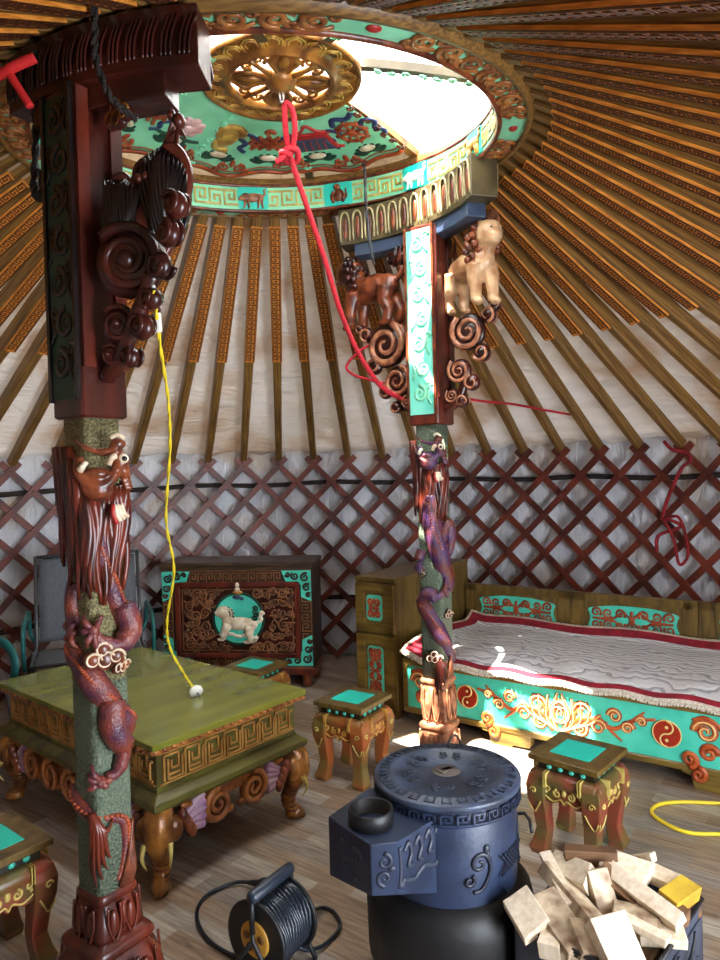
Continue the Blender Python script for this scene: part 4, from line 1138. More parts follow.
for x in (.386, 1.346):
    mb = MB(); mb.T = M.Translation((x, .010, .215))
    mb.prism(disc(0, 0, .058, 32), 0, -.008)
    yd = mb.build('round_boss', 'yinred', fp)
    mb = MB(); mb.T = M.Translation((x, -.0005, .215)); r = .058
    P = [(r/2*sin(a)*.95, 0, r/2+r/2*cos(a)) for a in [pi*i/10 for i in range(11)]]+[(-r/2*sin(a)*.95, 0, -r/2+r/2*cos(a)) for a in [pi*i/10 for i in range(1, 11)]]
    mb.tube([(p[0]*.96, 0, p[2]*.96) for p in P], .0035, 6); mb.tube([(r*cos(a), .004, r*sin(a)) for a in [2*pi*i/32 for i in range(32)]], .003, 6, closed=True, up=(0,1,0))
    mb.ball((0, 0, .028), (.007, .004, .007)); mb.ball((0, 0, -.028), (.007, .004, .007))
    mb.build('curved_dividing_line', 'scrolledge', yd)
for x in (.56, 1.50):
    mb = MB(); mb.T = M.Translation((x, .0, 0))
    mb.prism([(-.10, .095), (-.095, .06), (-.06, .055), (-.045, .0), (.06, .0), (.075, .012), (.155, .014), (.165, .03), (.165, .095)], .005, .045, mat=0)
    scroll(mb, -.065, .125, .035, 1.5, -pi/2, 1, .011, mat=1, y=-.002); scroll(mb, -.03, .065, .032, 1.4, pi/2, -1, .011, mat=1, y=-.002)
    mb.build('leg', ['oliveh', 'scrollorange'], t)
for x in (.12, 1.70):
    mb = MB(); mb.box((x, BD-.06, .16), (.06, .06, .32)); mb.build('leg', 'oliveh', t)
mb = MB(); mb.box((BL/2, BD/2, .325), (BL-.02, BD-.06, .03)); mb.build('bed_board', 'olive', t)
for x0, x1 in ((-.045, .65), (.65, 1.34), (1.34, 1.76)):
    w = x1-x0; xc = (x0+x1)/2; zc = .50; hh = .28
    mb = MB(); y = BD-.02
    mb.box((xc, y, zc+hh/2-.02), (w-.004, .036, .045)); mb.box((xc, y, zc-hh/2+.0), (w-.004, .036, .05))
    for sx in (-1, 1): mb.box((xc+sx*(w/2-.04), y, zc), (.076, .036, hh))
    mb.box((xc, y+.006, zc), (w-.1, .02, hh-.04))
    bp = mb.build('back_panel', 'olive', t)
    mb = MB(); mb.T = M.Translation((0, y-.006, 0))
    pw, phh = w-.2, .155
    out = []
    for i in range(40):
        a = 2*pi*i/40; out.append((xc+pw/2*(abs(cos(a))**.5)*(1 if cos(a) > 0 else -1)*(1-.05*cos(8*a)), zc+.0+phh/2*(abs(sin(a))**.5)*(1 if sin(a) > 0 else -1)*(1-.06*cos(6*a))))
    mb.prism(out, 0, -.005); ins = mb.build('painted_inset', 'teal', bp)
    mb = MB(); mb.T = M.Translation((0, y-.014, 0)); arabesque(mb, xc, zc, pw*.95, phh*.92, .0065); mb.build('arabesque_carving', 'redcopper', ins)
# felt blanket lying on the bed
mb = MB(); rnd = random.Random(11)
bx0, bx1 = .0, 1.76
def bl(u, v):
    # u along the bed, v from front to back
    x = bx0+(bx1-bx0)*u; y = -.012+(.852)*v
    z = .372+.035*math.sin(min(1, v*4)*pi/2)+.008*sin(x*9+v*5)*v+.006*sin(x*23)*(1-v)
    if v < .04: z -= .012*(1-v/.04)
    z += .05*max(0, (v-.86)/.14)**1.5                    # the back edge rides up the panels
    z += .05*max(0, (.10-u)/.10)**2*(1-.4*v)             # left end curls up by the cabinet
    x += .012*sin(v*9)*(1 if u < .05 else 0)
    return (x, y, z)
nu, nv = 120, 60
def zone(u, v):
    du = min(u, 1-u)*(bx1-bx0); dv = min(v, 1-v)*.875
    return 2 if min(du, dv) < .018 else (1 if min(du, dv) < (.05 if v < .5 else .07) or (u < .30 and du < .14 and v < .25) else 0)
mb.grid(bl, nu, nv, mfn=zone)
bk = mb.build('felt_blanket', ['felt', 'crimson', 'fringe'], None, solid=.012); bk.location = BO; bk.rotation_euler = (0, 0, BRZ)
tag(bk, 'quilted grey felt blanket with dark red border and white fringe spread on the painted bed', 'blanket')
mb = MB()
for i in range(0, 150):
    u = i/150; p = V(bl(u, 0)); mb.tube([p, p+V((rnd.uniform(-.003, .003), -.006, -.006)), p+V((rnd.uniform(-.005, .005), -.009, -.014))], [.0075, .007, .004], 5)
mb.build('fringe', 'fringe', bk)

# ------------------------------------------------------------------ bed cabinet
CO = V((.182, 3.80, 0)); cu = V((cos(BRZ), sin(BRZ), 0))
CW, CD, CH = .268, .905, .79
t = thing('bedside_cabinet', 'tall narrow olive wooden cabinet with turquoise painted doors at the head of the bed', 'cabinet', tuple(CO-cu*(CW+.008)), BRZ)
mb = MB(); mb.box((CW/2, CD/2, CH/2+.02), (CW, CD-.01, CH-.05), bev=.003); mb.box((CW/2, CD/2-.004, CH-.012), (CW+.006, CD+.004, .024), bev=.003)
for x in (.03, CW-.03):
    for y in (.03, CD-.04): mb.box((x, y, .025), (.05, .05, .05))
mb.build('cabinet_body', 'olive', t)
for z0, z1, nm in ((.48, .755, 'door'), (.06, .465, 'door')):
    mb = MB(); zc = (z0+z1)/2; hh = z1-z0
    for sx in (-1, 1): mb.box((CW/2+sx*(CW/2-.035), -.004, zc), (.058, .02, hh))
    mb.box((CW/2, -.004, z1-.025), (CW-.02, .02, .05)); mb.box((CW/2, -.004, z0+.025), (CW-.02, .02, .05)); mb.box((CW/2, 0, zc), (CW-.04, .012, hh-.02))
    dr = mb.build(nm, 'oliveh', t, bevel=.003)
    mb = MB(); mb.T = M.Translation((0, -.007, 0)); mb.prism([(CW/2+a*.9, zc+b) for a, b in rrect(.118, hh-.13, .025)], 0, -.004); ins = mb.build('painted_inset', 'teal', dr)
    mb = MB(); mb.T = M.Translation((0, -.014, 0))
    arabesque(mb, CW/2, zc, .095, (hh-.14) if hh > .3 else .115, .0065); mb.build('arabesque_carving', 'redcopper', ins)

# ------------------------------------------------------------------ chest at the back
hx = V((1.02, -.12, 0)); HW = hx.length; HRZ = math.atan2(-.12, 1.02)
t = thing('painted_chest', 'big dark painted chest with round lion medallion standing against the lattice', 'chest', (-1.345, 4.55, 0), HRZ)
HD, HH = .33, .82
mb = MB(); mb.box((HW/2, HD/2, .46), (HW-.01, HD-.02, .68), bev=.003); body = mb.build('chest_body', 'brownbox', t)
mb = MB(); mb.box((HW/2, HD/2-.01, .805), (HW+.01, HD+.02, .03), bev=.006); mb.box((HW/2, HD/2-.006, .778), (HW, HD+.0, .026), bev=.004); mb.build('chest_top', 'chestwood', t)
mb = MB(); mb.box((HW/2, HD/2-.012, .105), (HW+.01, HD+.02, .04), bev=.006); pl = mb.build('plinth', 'maroon', t)
for sx in (0, 1):
    for sy in (0, 1):
        mb = MB(); mb.T = M.Translation((.06+sx*(HW-.12), .04+sy*(HD-.1), 0)); mb.lathe([(0, 0), (.03, 0), (.038, .02), (.03, .045), (.04, .07), (.045, .09), (0, .09)], 16); mb.build('foot', 'copper', t)
FT = M.Translation((0, .008, 0))
mb = MB(); mb.T = FT
keyband(mb, .20, .685, HW-.40, .06, 11, .0075, .006); keyband(mb, .20, .135, HW-.40, .055, 11, .0075, .006, flip=True)
for x0 in (.045, HW-.045):
    mb.T = FT @ M.Translation((x0+.03, 0, .30)) @ M.Rotation(-pi/2, 4, 'Y'); keyband(mb, 0, 0, .32, .06, 5, .0075, .006)
mb.T = FT
for z in (.762, .128): mb.box((HW/2, -.003, z), (HW-.03, .006, .008))
mb.build('key_fret_border', 'chestrelief', body)
for sx in (0, 1):
    for sz in (0, 1):
        mb = MB(); a, b = .205, .078
        mx = (lambda p: p if sx == 0 else HW-p); mz = (lambda q: .135+q if sz == 0 else .765-q)
        L = [(.012, .005), (a, .005), (a-.03, b), (b+.02, b+.01), (b, b+.02), (b, a-.03), (.012, a)]
        mb.T = FT; mb.prism([(mx(p), mz(q)) for p, q in L], -.002, -.010)
        cb = mb.build('corner_plate', 'teal', body)
        mb = MB(); mb.T = FT @ M.Translation((0, -.012, 0))
        for p, q, r in ((.05, .05, .03), (.115, .04, .026), (.04, .115, .026), (.165, .03, .016), (.03, .165, .016)): scroll(mb, mx(p), mz(q), r, 1.5, p*20, 1 if sx == sz else -1, .007)
        mb.build('corner_scroll', 'brownbox', cb)
mb = MB(); mb.T = FT; dx0, dx1, dz0, dz1 = .115, HW-.105, .205, .672
for x in (dx0, dx1): mb.box((x, -.006, (dz0+dz1)/2), (.034, .022, dz1-dz0+.034), bev=.006)
for z in (dz0, dz1): mb.box(((dx0+dx1)/2, -.006, z), (dx1-dx0, .022, .034), bev=.006)
dr = mb.build('door_frame', 'maroon', t)
mb = MB(); mb.T = FT; mb.box(((dx0+dx1)/2, .0, (dz0+dz1)/2), (dx1-dx0-.02, .01, dz1-dz0-.02)); dp = mb.build('door_panel', 'dark', dr)
cx, cz = HW*.515, .447
mb = MB(); mb.T = FT @ M.Translation((0, -.008, 0)); rnd = random.Random(4)
for sx in (-1, 1):
    for i in range(7):
        for j in range(6):
            x = cx+sx*(.03+.052*i); z = dz0+.06+j*.07
            if (x-cx)**2+(z-cz)**2 < .195**2 or not dx0+.045 < x < dx1-.045: continue
            scroll(mb, x+rnd.uniform(-.015, .015), z+rnd.uniform(-.02, .02), rnd.uniform(.022, .038), 1.6, rnd.random()*6, rnd.choice((-1, 1)), .006)
            mb.tube(catmull([(x-.03, 0, z+.03*rnd.uniform(-1, 1)), (x, 0, z+.04*rnd.uniform(-1, 1)), (x+.035, 0, z+.03*rnd.uniform(-1, 1))], 4), .005, 5)
    x = (dx0+.032) if sx < 0 else (dx1-.032); mb.box((x, 0, cz-.005), (.006, .006, dz1-dz0-.07))
for z in (dz0+.032, dz1-.032): mb.box(((dx0+dx1)/2, 0, z), (dx1-dx0-.064, .006, .006))
mb.build('door_scrollwork', 'chestrelief', dp)
mb = MB(); mb.T = FT; mb.prism(disc(cx, cz, .175, 40), -.004, -.012, mat=0); mb.prism(disc(cx, cz, .158, 40), -.012, -.017, mat=1)
md = mb.build('round_medallion', ['leafdark', 'teal'], dp)
mb = MB(); mb.T = FT @ M.Translation((cx+.01, -.018, cz-.03)) @ M.Scale(.5, 4, (0, 1, 0)) @ M.Scale(.8, 4, (0, 0, 1)) @ M.Rotation(.12, 4, 'Y'); lion(mb, .275)
for i in range(5): mb.ball((-.10+.05*i, 0, -.105+.012*(i % 2)), (.035, .02, .014), mat=0)
lo = mb.build('lion_relief', 'ivory', md)
mb = MB(); mb.T = FT @ M.Translation((cx+.01, -.03, cz-.03))
for i in range(7):
    a = -.4+i*.5; scroll(mb, -.085+.035*cos(a), .06+.035*sin(a), .016, 1.3, a, 1, .005)
for i in range(4): scroll(mb, .10+.012*(i % 2), .04+.02*i, .018, 1.3, i, -1, .005)
mb.build('dark_mane', 'leafdark', lo)
mb = MB(); mb.T = FT @ M.Translation((cx+.0, -.02, cz+.145))
mb.ball((0, 0, .03), (.035, .014, .014), mat=0); mb.ball((0, -.004, .05), (.018, .014, .018), mat=1); mb.ball((0, -.004, .078), (.014, .012, .016), mat=1); mb.ball((-.005, -.004, 0), (.03, .012, .015), mat=2); mb.ball((.03, -.004, -.01), (.015, .012, .012), mat=2)
mb.build('door_pull', ['goldlite', 'ivory', 'navy'], dr)

# ------------------------------------------------------------------ sling chairs with teal arms
def chair(label, loc, rz):
    t = thing('sling_chair', label, 'chair', loc, R(rz))       # local: faces -y
    mb = MB(); mb.grid(lambda u, v: (-.27+.54*u, .22+.14*v+.012*sin(pi*u), .46+.46*v), 10, 12); mb.build('backrest', 'greysling', t, solid=.014)
    mb = MB(); mb.grid(lambda u, v: (-.27+.54*u, -.24+.46*v, .41+.03*(1-v)-.03*sin(pi*v)*sin(pi*u)), 10, 10); mb.build('seat', 'greysling', t, solid=.012)
    mb = MB()
    for sx in (-1, 1):
        x = sx*.285
        mb.tube([(x, -.26, .44), (x, .2, .415), (x, .225, .45), (x, .36, .94)], .011, 8)
    mb.tube([(-.285, .362, .935), (.285, .362, .935)], .011, 8); mb.tube([(-.285, -.255, .44), (.285, -.255, .44)], .011, 8)
    mb.build('seat_frame', 'greysteel', t)
    for sx in (-1, 1):
        mb = MB(); x = sx*.32
        P = catmull([(x, -.20, .42), (x, -.235, .54), (x, -.19, .615), (x, -.08, .64), (x, .10, .64), (x, .22, .62), (x, .27, .52), (x*.93, .25, .46)], 6)
        mb.tube(P, .026, 8, flat=.45, up=(1,0,0)); mb.build('armrest', 'tealplastic', t)
        for y0, y1 in ((-.20, -.29), (.10, .30)):
            mb = MB(); mb.tube([(sx*.297, y0, .43), (sx*.305, y1, .0)], .012, 8); mb.build('leg', 'greysteel', t)
    return t
c1 = chair('grey sling chair with teal arms standing behind the green table and near post', (-1.53, 3.82, 0), 22)
c2 = copy_tree(c1); c2.location = (-1.99, 3.02, 0); c2.rotation_euler = (0, 0, R(60)); c2['label'] = 'second sling chair at the extreme left edge, showing little more than a teal arm'
# ------------------------------------------------------------------ cast iron stove
SX, SY, SZ = .222, 1.93, .54
t = thing('wood_stove', 'blue grey round iron stove with square flue box in the middle of the floor', 'stove', (SX, SY, 0), 0)
mb = MB(); mb.lathe([(0, .22), (.185, .22), (.19, .235), (.192, .515), (.186, .526), (0, .526)], 56); dr = mb.build('stove_drum', 'iron', t)
mb = MB(); mb.lathe([(0, SZ-.016), (.203, SZ-.016), (.206, SZ-.012), (.206, SZ-.004), (.203, SZ), (.172, SZ), (.170, SZ+.003), (.150, SZ+.003), (.148, SZ), (0, SZ+.001)], 64)
lid = mb.build('lid', 'ironlid', t)
mb = MB()
for i in range(26):
    a = 2*pi*i/26
    mb.T = frame_T((.172*cos(a), .172*sin(a), SZ+.001), (-sin(a), cos(a), 0), (cos(a), sin(a), 0)) @ M.Rotation(pi, 4, 'X')
    mb.T = M.Translation((0, 0, SZ+.002)) @ M.Rotation(a, 4, 'Z') @ M.Translation((.176, 0, 0))
    for c, d in (((0, -.012, 0), (.030, .004, .003)), ((.013, 0, 0), (.004, .028, .003)), ((-.004, .010, 0), (.022, .004, .003)), ((-.013, .004, 0), (.004, .016, .003))): mb.box(c, d)
mb.build('lid_key_ring', 'lidrelief', lid)
for i in range(6):
    mb = MB(); a = 2*pi*i/6+.3; mb.T = M.Translation((.098*cos(a), .098*sin(a), SZ+.003)) @ M.Rotation(a+pi/2, 4, 'Z') @ M.Rotation(-pi/2, 4, 'X')
    for sx in (-1, 1):
        scroll(mb, sx*.016, 0, .014, 1.2, pi/2, -sx, .0045); scroll(mb, sx*.02, -.02, .009, 1.1, 0, sx, .0035)
    mb.build('lid_relief', 'lidrelief', lid)
mb = MB(); mb.T = M.Translation((0, 0, SZ+.003)); mb.lathe([(0, .003), (.036, .003), (.04, 0)], 24); 
for a in (0, .785): mb.box((0, 0, .005), (.06, .02, .004), M.Rotation(a, 3, 'Z'))
mb.build('lid_centre_plate', 'rustmark', lid)
mb = MB(); mb.T = M.Translation((.045, .165, SZ)) @ M.Rotation(.5, 4, 'Z')
mb.tube([(.022*cos(a), 0, .004+.034*sin(a)) for a in [pi*i/10 for i in range(11)]], .0035, 7); mb.build('lid_handle', 'irondark', lid)
mb = MB()
for i in range(30):
    a = 2*pi*i/30; mb.T = frame_T((.201*cos(a), .201*sin(a), .490), (-sin(a), cos(a), 0)); keyband(mb, -.019, .0, .038, .026, 1, .0045, .004)
mb.T = I4; mb.lathe([(.191, .478), (.197, .480), (.197, .523), (.19, .524)], 56)
mb.build('rim_band', 'iron', dr)
for deg, k in ((-72, 0), (-38, 1), (-8, 2), (30, 0), (150, 1), (195, 2)):
    mb = MB(); a = R(deg); mb.T = frame_T((.192*cos(a), .192*sin(a), .36), (-sin(a), cos(a), 0))
    if k == 1:
        for i in range(-2, 3):
            mb.box((i*.014, -.001, 0), (.004, .005, .075), M.Rotation(.785, 3, 'Y')); mb.box((i*.014, -.001, 0), (.004, .005, .075), M.Rotation(-.785, 3, 'Y'))
    else:
        scroll(mb, 0, .02, .028, 1.3, 0, 1, .006); scroll(mb, -.03, -.02, .016, 1.2, 1, -1, .005); mb.tube(catmull([(.02, 0, .05), (.03, 0, 0), (.005, 0, -.045), (-.02, 0, -.05)], 4), .005, 6); mb.ball((.02, 0, .055), (.01, .005, .012))
    mb.build('drum_relief', 'ironrelief', dr)
# flue box
top = [(-.107, 1.775), (.001, 1.634), (.066, 1.642), (.205, 1.785), (.13, 1.90), (.0, 1.93)]
bot = [.345, .375, .372, .285, .28, .30]
mb = MB(); n = 6
vs = [(x-SX, y-SY, .50) for x, y in top]+[(x-SX, y-SY, b) for (x, y), b in zip(top, bot)]
mb.add(vs, [tuple(range(n)), tuple(range(2*n-1, n-1, -1))]+[(i, (i+1) % n, (i+1) % n+n, i+n) for i in range(n)])
fb = mb.build('flue_box', 'iron', t, bevel=.003)
mb = MB(); px, py = .004-SX, 1.738-SY
mb.T = M.Translation((px, py, 0)); mb.lathe([(.054, .495), (.058, .495), (.058, .538), (.055, .54), (.051, .538), (.051, .47), (0, .47)], 36); mb.build('flue_collar', 'irondark', fb)
for (i, j) in ((1, 2), (2, 3), (0, 1)):
    mb = MB(); A = V((top[i][0]-SX, top[i][1]-SY, 0)); B = V((top[j][0]-SX, top[j][1]-SY, 0)); w = (B-A).length; zc = (.5+max(bot[i], bot[j]))/2
    mb.T = frame_T((A+B)/2+V((0, 0, zc)), B-A)
    if w < .1: scroll(mb, 0, .018, .020, 1.2, pi/2, -1, .005); scroll(mb, .0, -.022, .020, 1.2, -pi/2, -1, .005); mb.ball((.018, 0, 0), (.01, .005, .008))
    elif i == 2:
        for k in range(4): mb.tube(catmull([(-.075+.04*k, 0, .03), (-.06+.04*k, -.002, .048), (-.05+.04*k, -.002, .02), (-.062+.04*k, -.002, -.005), (-.045+.04*k, 0, -.015)], 5), .007, 7, flat=.7, up=(0,1,0))
        mb.tube(catmull([(-.085, 0, -.035), (-.04, 0, -.05), (0, 0, -.035), (.04, 0, -.05), (.085, 0, -.03)], 5), .008, 7, flat=.7, up=(0,1,0)); mb.ball((-.085, 0, -.045), (.012, .006, .012))
        mb.tube(catmull([(-.092, 0, .05), (-.088, 0, 0), (-.094, 0, -.05)], 5), .007, 6, flat=.7, up=(0,1,0))
    else:
        mb.tube(catmull([(-.03, 0, .03), (0, 0, .0), (-.02, 0, -.03), (.03, 0, -.05)], 5), .005, 6); scroll(mb, .03, .01, .02, 1.3, 0, 1, .005)
    mb.build('flue_box_relief', 'lidrelief', fb)
# fire chamber under the drum
mb = MB()
mb.lathe([(.16, .275), (.20, .268), (.228, .235), (.235, .20), (.232, .06), (.215, .04), (0, .04)], 32)
fc = mb.build('fire_chamber', 'irondark', t)
for k in range(6):
    mb = MB(); a = 2*pi*k/6; mb.T = M.Translation((.19*cos(a), .19*sin(a), 0)); mb.lathe([(0, 0), (.022, 0), (.026, .012), (.018, .04), (0, .04)], 10)
    mb.build('foot', 'irondark', t)
for deg in (-120, -75, -30, 15):
    mb = MB(); a = R(deg); mb.T = frame_T((.222*cos(a), .222*sin(a), .10), (-sin(a), cos(a), 0)); scroll(mb, -.03, 0, .026, 1.4, 0, 1, .005); scroll(mb, .03, 0, .026, 1.4, pi, -1, .005)
    mb.build('chamber_relief', 'irondark', fc)
mb = MB(); a = R(-8); mb.T = M.Translation((.205, .03, .40)); mb.tube([(-.015, 0, 0), (.02, 0, .0), (.03, -.02, -.01), (.028, -.05, -.03)], .005, 7); mb.build('side_hook', 'irondark', dr)

# ------------------------------------------------------------------ iron box of firewood
Rp, Fp, Lp, Bp = V((.860, 1.770, 0)), V((.591, 1.480, 0)), V((.356, 1.700, 0)), V((.625, 1.990, 0))
bc = (Rp+Lp)/2; ex = (Rp-Fp); bl_, ew = ex.length, (Lp-Fp).length
brz = math.atan2(ex.y, ex.x)
t = thing('firewood_box', 'open grey iron box heaped with split firewood beside the stove', 'box', tuple(bc), brz)
H0 = .26
mb = MB()
th = .006
mb.box((0, 0, .012), (bl_, ew, .012)); 
for sy in (-1, 1): mb.box((0, sy*(ew/2-th/2), H0/2), (bl_, th, H0))
for sx in (-1, 1): mb.box((sx*(bl_/2-th/2), 0, H0/2), (th, ew, H0))
shell = mb.build('box_shell', 'boxiron', t)
mb = MB()
for sy in (-1, 1): mb.tube([(-bl_/2, sy*ew/2, H0), (bl_/2, sy*ew/2, H0)], .006, 6)
for sx in (-1, 1): mb.tube([(sx*bl_/2, -ew/2, H0), (sx*bl_/2, ew/2, H0)], .006, 6)
mb.build('rolled_rim', 'irondark', shell)
mb = MB()
for sy in (-1, 1):
    mb.T = frame_T((0, sy*ew/2, H0*.5), (-sy*-1 if sy < 0 else -1, 0, 0))
    for sx in (-1, 0, 1):
        for k in range(4): scroll(mb, sx*.11+.028*cos(k*pi/2), .028*sin(k*pi/2), .022, 1.2, k*pi/2, 1, .005)
    mb.box((0, 0, .09), (bl_-.04, .004, .005)); mb.box((0, 0, -.09), (bl_-.04, .004, .005))
mb.build('embossed_ornament', 'ironrelief', shell)
mb = MB(); mb.tube([(bl_*.1+.06*cos(a), -ew/2-.012, H0-.03-.05*sin(a)) for a in [pi*i/12 for i in range(13)]], .004, 6); mb.build('wire_handle', 'irondark', shell)

def block(label, c, size, yaw, pitch=0, roll=0, m='pine', chop=0, seed=0):
    """one split block: length along x, with slightly uneven sawn ends and edges"""
    rnd = random.Random(seed); mb = MB(); l, w, h = size
    vs = []
    for sx in (-1, 1):
        cut = chop*rnd.uniform(-.5, .5)
        for sy, sz in ((-1, -1), (1, -1), (1, 1), (-1, 1)):
            vs.append((sx*l/2+cut*sy*w+rnd.uniform(-.004, .004), sy*w/2*(1+rnd.uniform(-.1, .1)), sz*h/2*(1+rnd.uniform(-.14, .14))))
    mb.add(vs, [(3,2,1,0), (4,5,6,7), (0,1,5,4), (1,2,6,5), (2,3,7,6), (3,0,4,7)])
    o = mb.build('firewood_block', m, None, bevel=.002)
    o.location = c; o.rotation_euler = (R(roll), R(pitch), R(yaw))
    return tag(o, label, 'firewood', 'firewood heaped in the iron box')
block('pale split firewood block leaning over the box corner next to the stove', (.385, 1.693, .285), (.105, .078, .030), -70, 22, 25, 'pine', .1, 1)
block('wide stained firewood slab sloping down just right of the corner block', (.462, 1.668, .275), (.155, .075, .036), -66, 20, 12, 'pinedark', .1, 2)
block('long firewood stick with a dark charred edge lying across the left of the heap', (.510, 1.735, .300), (.20, .055, .036), -66, 16, -20, 'pinedark', .05, 3)
block('small white firewood block with a black nail hole at the rear left of the heap', (.530, 1.800, .325), (.13, .06, .04), -58, -8, 30, 'pine', .2, 4)
block('wedge of firewood standing on end with a brown face in the middle of the heap', (.585, 1.735, .300), (.12, .055, .05), -70, 60, 10, 'pinedark', .3, 5)
block('brown weathered firewood stick lying level on top at the rear of the heap', (.588, 1.818, .352), (.135, .036, .04), -10, 0, 0, 'bark', .0, 6)
block('pale rounded firewood piece lying behind the long white stick', (.668, 1.790, .330), (.12, .07, .045), -30, 6, 20, 'pine', .3, 7)
block('longest white sawn firewood stick running down the middle of the heap', (.678, 1.690, .322), (.195, .042, .042), -56, 10, 35, 'pine', .05, 8)
block('flat white firewood plank at the far right rear of the heap', (.757, 1.785, .312), (.125, .05, .028), -46, 4, 10, 'pine', .1, 9)
block('yellow painted firewood block near the right rim of the box', (.778, 1.722, .302), (.088, .052, .045), 28, -8, 15, 'yellowwood', .1, 10)
block('largest pale square firewood block in the front of the heap', (.562, 1.562, .290), (.118, .090, .045), -72, 42, 8, 'pine', .05, 11)
block('short firewood plank end beneath the long white stick', (.650, 1.668, .288), (.11, .05, .03), -20, 2, 0, 'pinedark', .1, 12)
block('pale firewood plank lying crosswise in front of the yellow block', (.690, 1.625, .268), (.105, .045, .028), -12, 0, 12, 'pine', .1, 13)
block('little white firewood cube low behind the front left rim', (.428, 1.635, .245), (.05, .045, .045), -30, 0, 10, 'pine', .0, 14)
block('thin pale firewood slat low along the front rim', (.492, 1.590, .235), (.13, .04, .022), -40, 0, 0, 'pine', .1, 15)
block('dark brown firewood chunk in the right corner beneath the yellow block', (.795, 1.752, .245), (.10, .06, .05), 40, 0, 0, 'bark', .1, 16)
block('upright white firewood splinter at the rear left corner of the heap', (.552, 1.850, .305), (.09, .035, .022), -60, -62, 10, 'pine', .4, 17)
block('narrow firewood stick with a knot leaning on the long charred stick', (.487, 1.775, .318), (.15, .030, .028), -80, 20, 15, 'pine', .2, 50)
block('dark sided firewood offcut wedged between the brown wedge and the long white stick', (.632, 1.742, .318), (.10, .045, .040), -40, 25, 30, 'bark', .2, 51)
block('thin firewood lath poking up behind the flat plank at the far rear', (.720, 1.835, .330), (.12, .028, .022), -60, -30, 0, 'pine', .2, 52)
block('squat pale firewood end behind the brown stick at the back rim', (.610, 1.870, .310), (.09, .06, .045), -30, -10, 20, 'pinedark', .2, 53)
block('short split firewood chip on the slope left of the front square block', (.498, 1.612, .272), (.09, .040, .030), -85, 24, -10, 'pinedark', .2, 54)
block('small brown firewood stub under the yellow block near the right rim', (.742, 1.690, .285), (.08, .045, .04), -60, 10, 0, 'bark', .1, 55)
block('slender white firewood strip lying over the crosswise front plank', (.645, 1.612, .294), (.11, .026, .022), -40, 8, 10, 'pine', .1, 56)

for i in range(4):
    for j in range(3):
        q = bc+V((cos(brz), sin(brz), 0))*((i-1.5)*.088)+V((-sin(brz), cos(brz), 0))*((j-1)*.09)
        block('brown split log standing upright in the shaded bottom of the box', (q.x, q.y, .122), (.20, .072, .07), math.degrees(brz), -90, 0, 'pinedark' if (i+j) % 2 else 'bark', 0, 30+i*3+j)

# ------------------------------------------------------------------ cable reel
ax = V((.55, .835, 0)).normalized()
t = thing('cable_reel', 'black extension cable reel with ochre hub lying near the table legs', 'cable reel', (-.314+ax.x*.065, 1.863+ax.y*.065, 0), math.atan2(ax.y, ax.x))
Rx = M.Translation((0, 0, .128)) @ M.Rotation(pi/2, 4, 'Y')
for x0, s in ((-.072, -1), (.066, 1)):
    mb = MB(); mb.T = M.Translation((x0, 0, .128)) @ M.Rotation(pi/2, 4, 'Y'); mb.lathe([(0, -.003), (.09, -.004), (.1, -.006), (.104, 0), (.1, .006), (.09, .004), (0, .003)], 44); fl_ = mb.build('flange', 'rubber', t)
    if s < 0:
        mb = MB(); mb.T = M.Translation((x0-.004, 0, .128)) @ M.Rotation(pi/2, 4, 'Y'); mb.lathe([(0, -.006), (.044, -.006), (.05, -.003), (.05, 0)], 32); hb = mb.build('hub', 'ochre', fl_)
        mb = MB()
        for k in range(5):
            a = k*2*pi/5+.3; mb.T = M.Translation((x0-.0095, .028*cos(a), .128+.028*sin(a))) @ M.Rotation(pi/2, 4, 'Y'); mb.lathe([(0, -.002), (.011, -.002), (.012, 0)], 14)
        mb.build('hub_hole', 'ochredark', hb)
mb = MB(); P = []
for lay in range(2):
    for i in range(12*18+1):
        a = 2*pi*i/18; rr = .078+.011*lay+.003*sin(i*.37); tt = i/(12*18); tt = tt if lay == 0 else 1-tt
        P.append((-.062+.122*tt+.004*sin(i*1.1), rr*cos(a), .128+rr*sin(a)))
mb.tube(P, .0065, 6)
mb.build('wound_cable', 'blacksheen', t)
mb = MB(); mb.T = M.Translation((0, 0, .128)) @ M.Rotation(pi/2, 4, 'Y'); mb.lathe([(.066, -.07), (.066, .066)], 28)
mb.T = I4
for x in (-.086, .08):
    mb.tube([(x, -.085, .008), (x, -.06, .05), (x, 0, .128), (x, -.0, .15)], .007, 6); mb.tube([(x, .085, .008), (x, .06, .05), (x, 0, .128)], .007, 6)
for y in (-.085, .085): mb.tube([(-.086, y, .008), (.08, y, .008)], .007, 6)
mb.build('stand', 'rubber', t)
mb = MB(); mb.tube([(.080, 0, .13), (.082, .0, .2), (.080, .0, .246)], .008, 7, mat=0); mb.tube([(-.086, 0, .15), (-.086, 0, .246)], .008, 7, mat=0)
mb.tube([(-.092, 0, .247), (-.085, 0, .247), (.075, 0, .247), (.085, 0, .247)], [.013, .018, .018, .014], 12, mat=1); mb.build('carry_handle', ['rubber', 'reelgrip'], t)
mb = MB()
cw = [(-.333, 1.917, .022), (-.407, 1.964, .009), (-.477, 2.017, .009), (-.528, 2.085, .009), (-.556, 2.163, .009), (-.548, 2.239, .009), (-.502, 2.291, .009), (-.451, 2.309, .014), (-.401, 2.291, .020), (-.385, 2.285, .021)]
inv = (M.Translation(t.location) @ M.Rotation(t.rotation_euler.z, 4, 'Z')).inverted()
mb.T = inv; mb.tube(catmull([(-.29, 1.90, .05)]+cw, 7), .0062, 7)
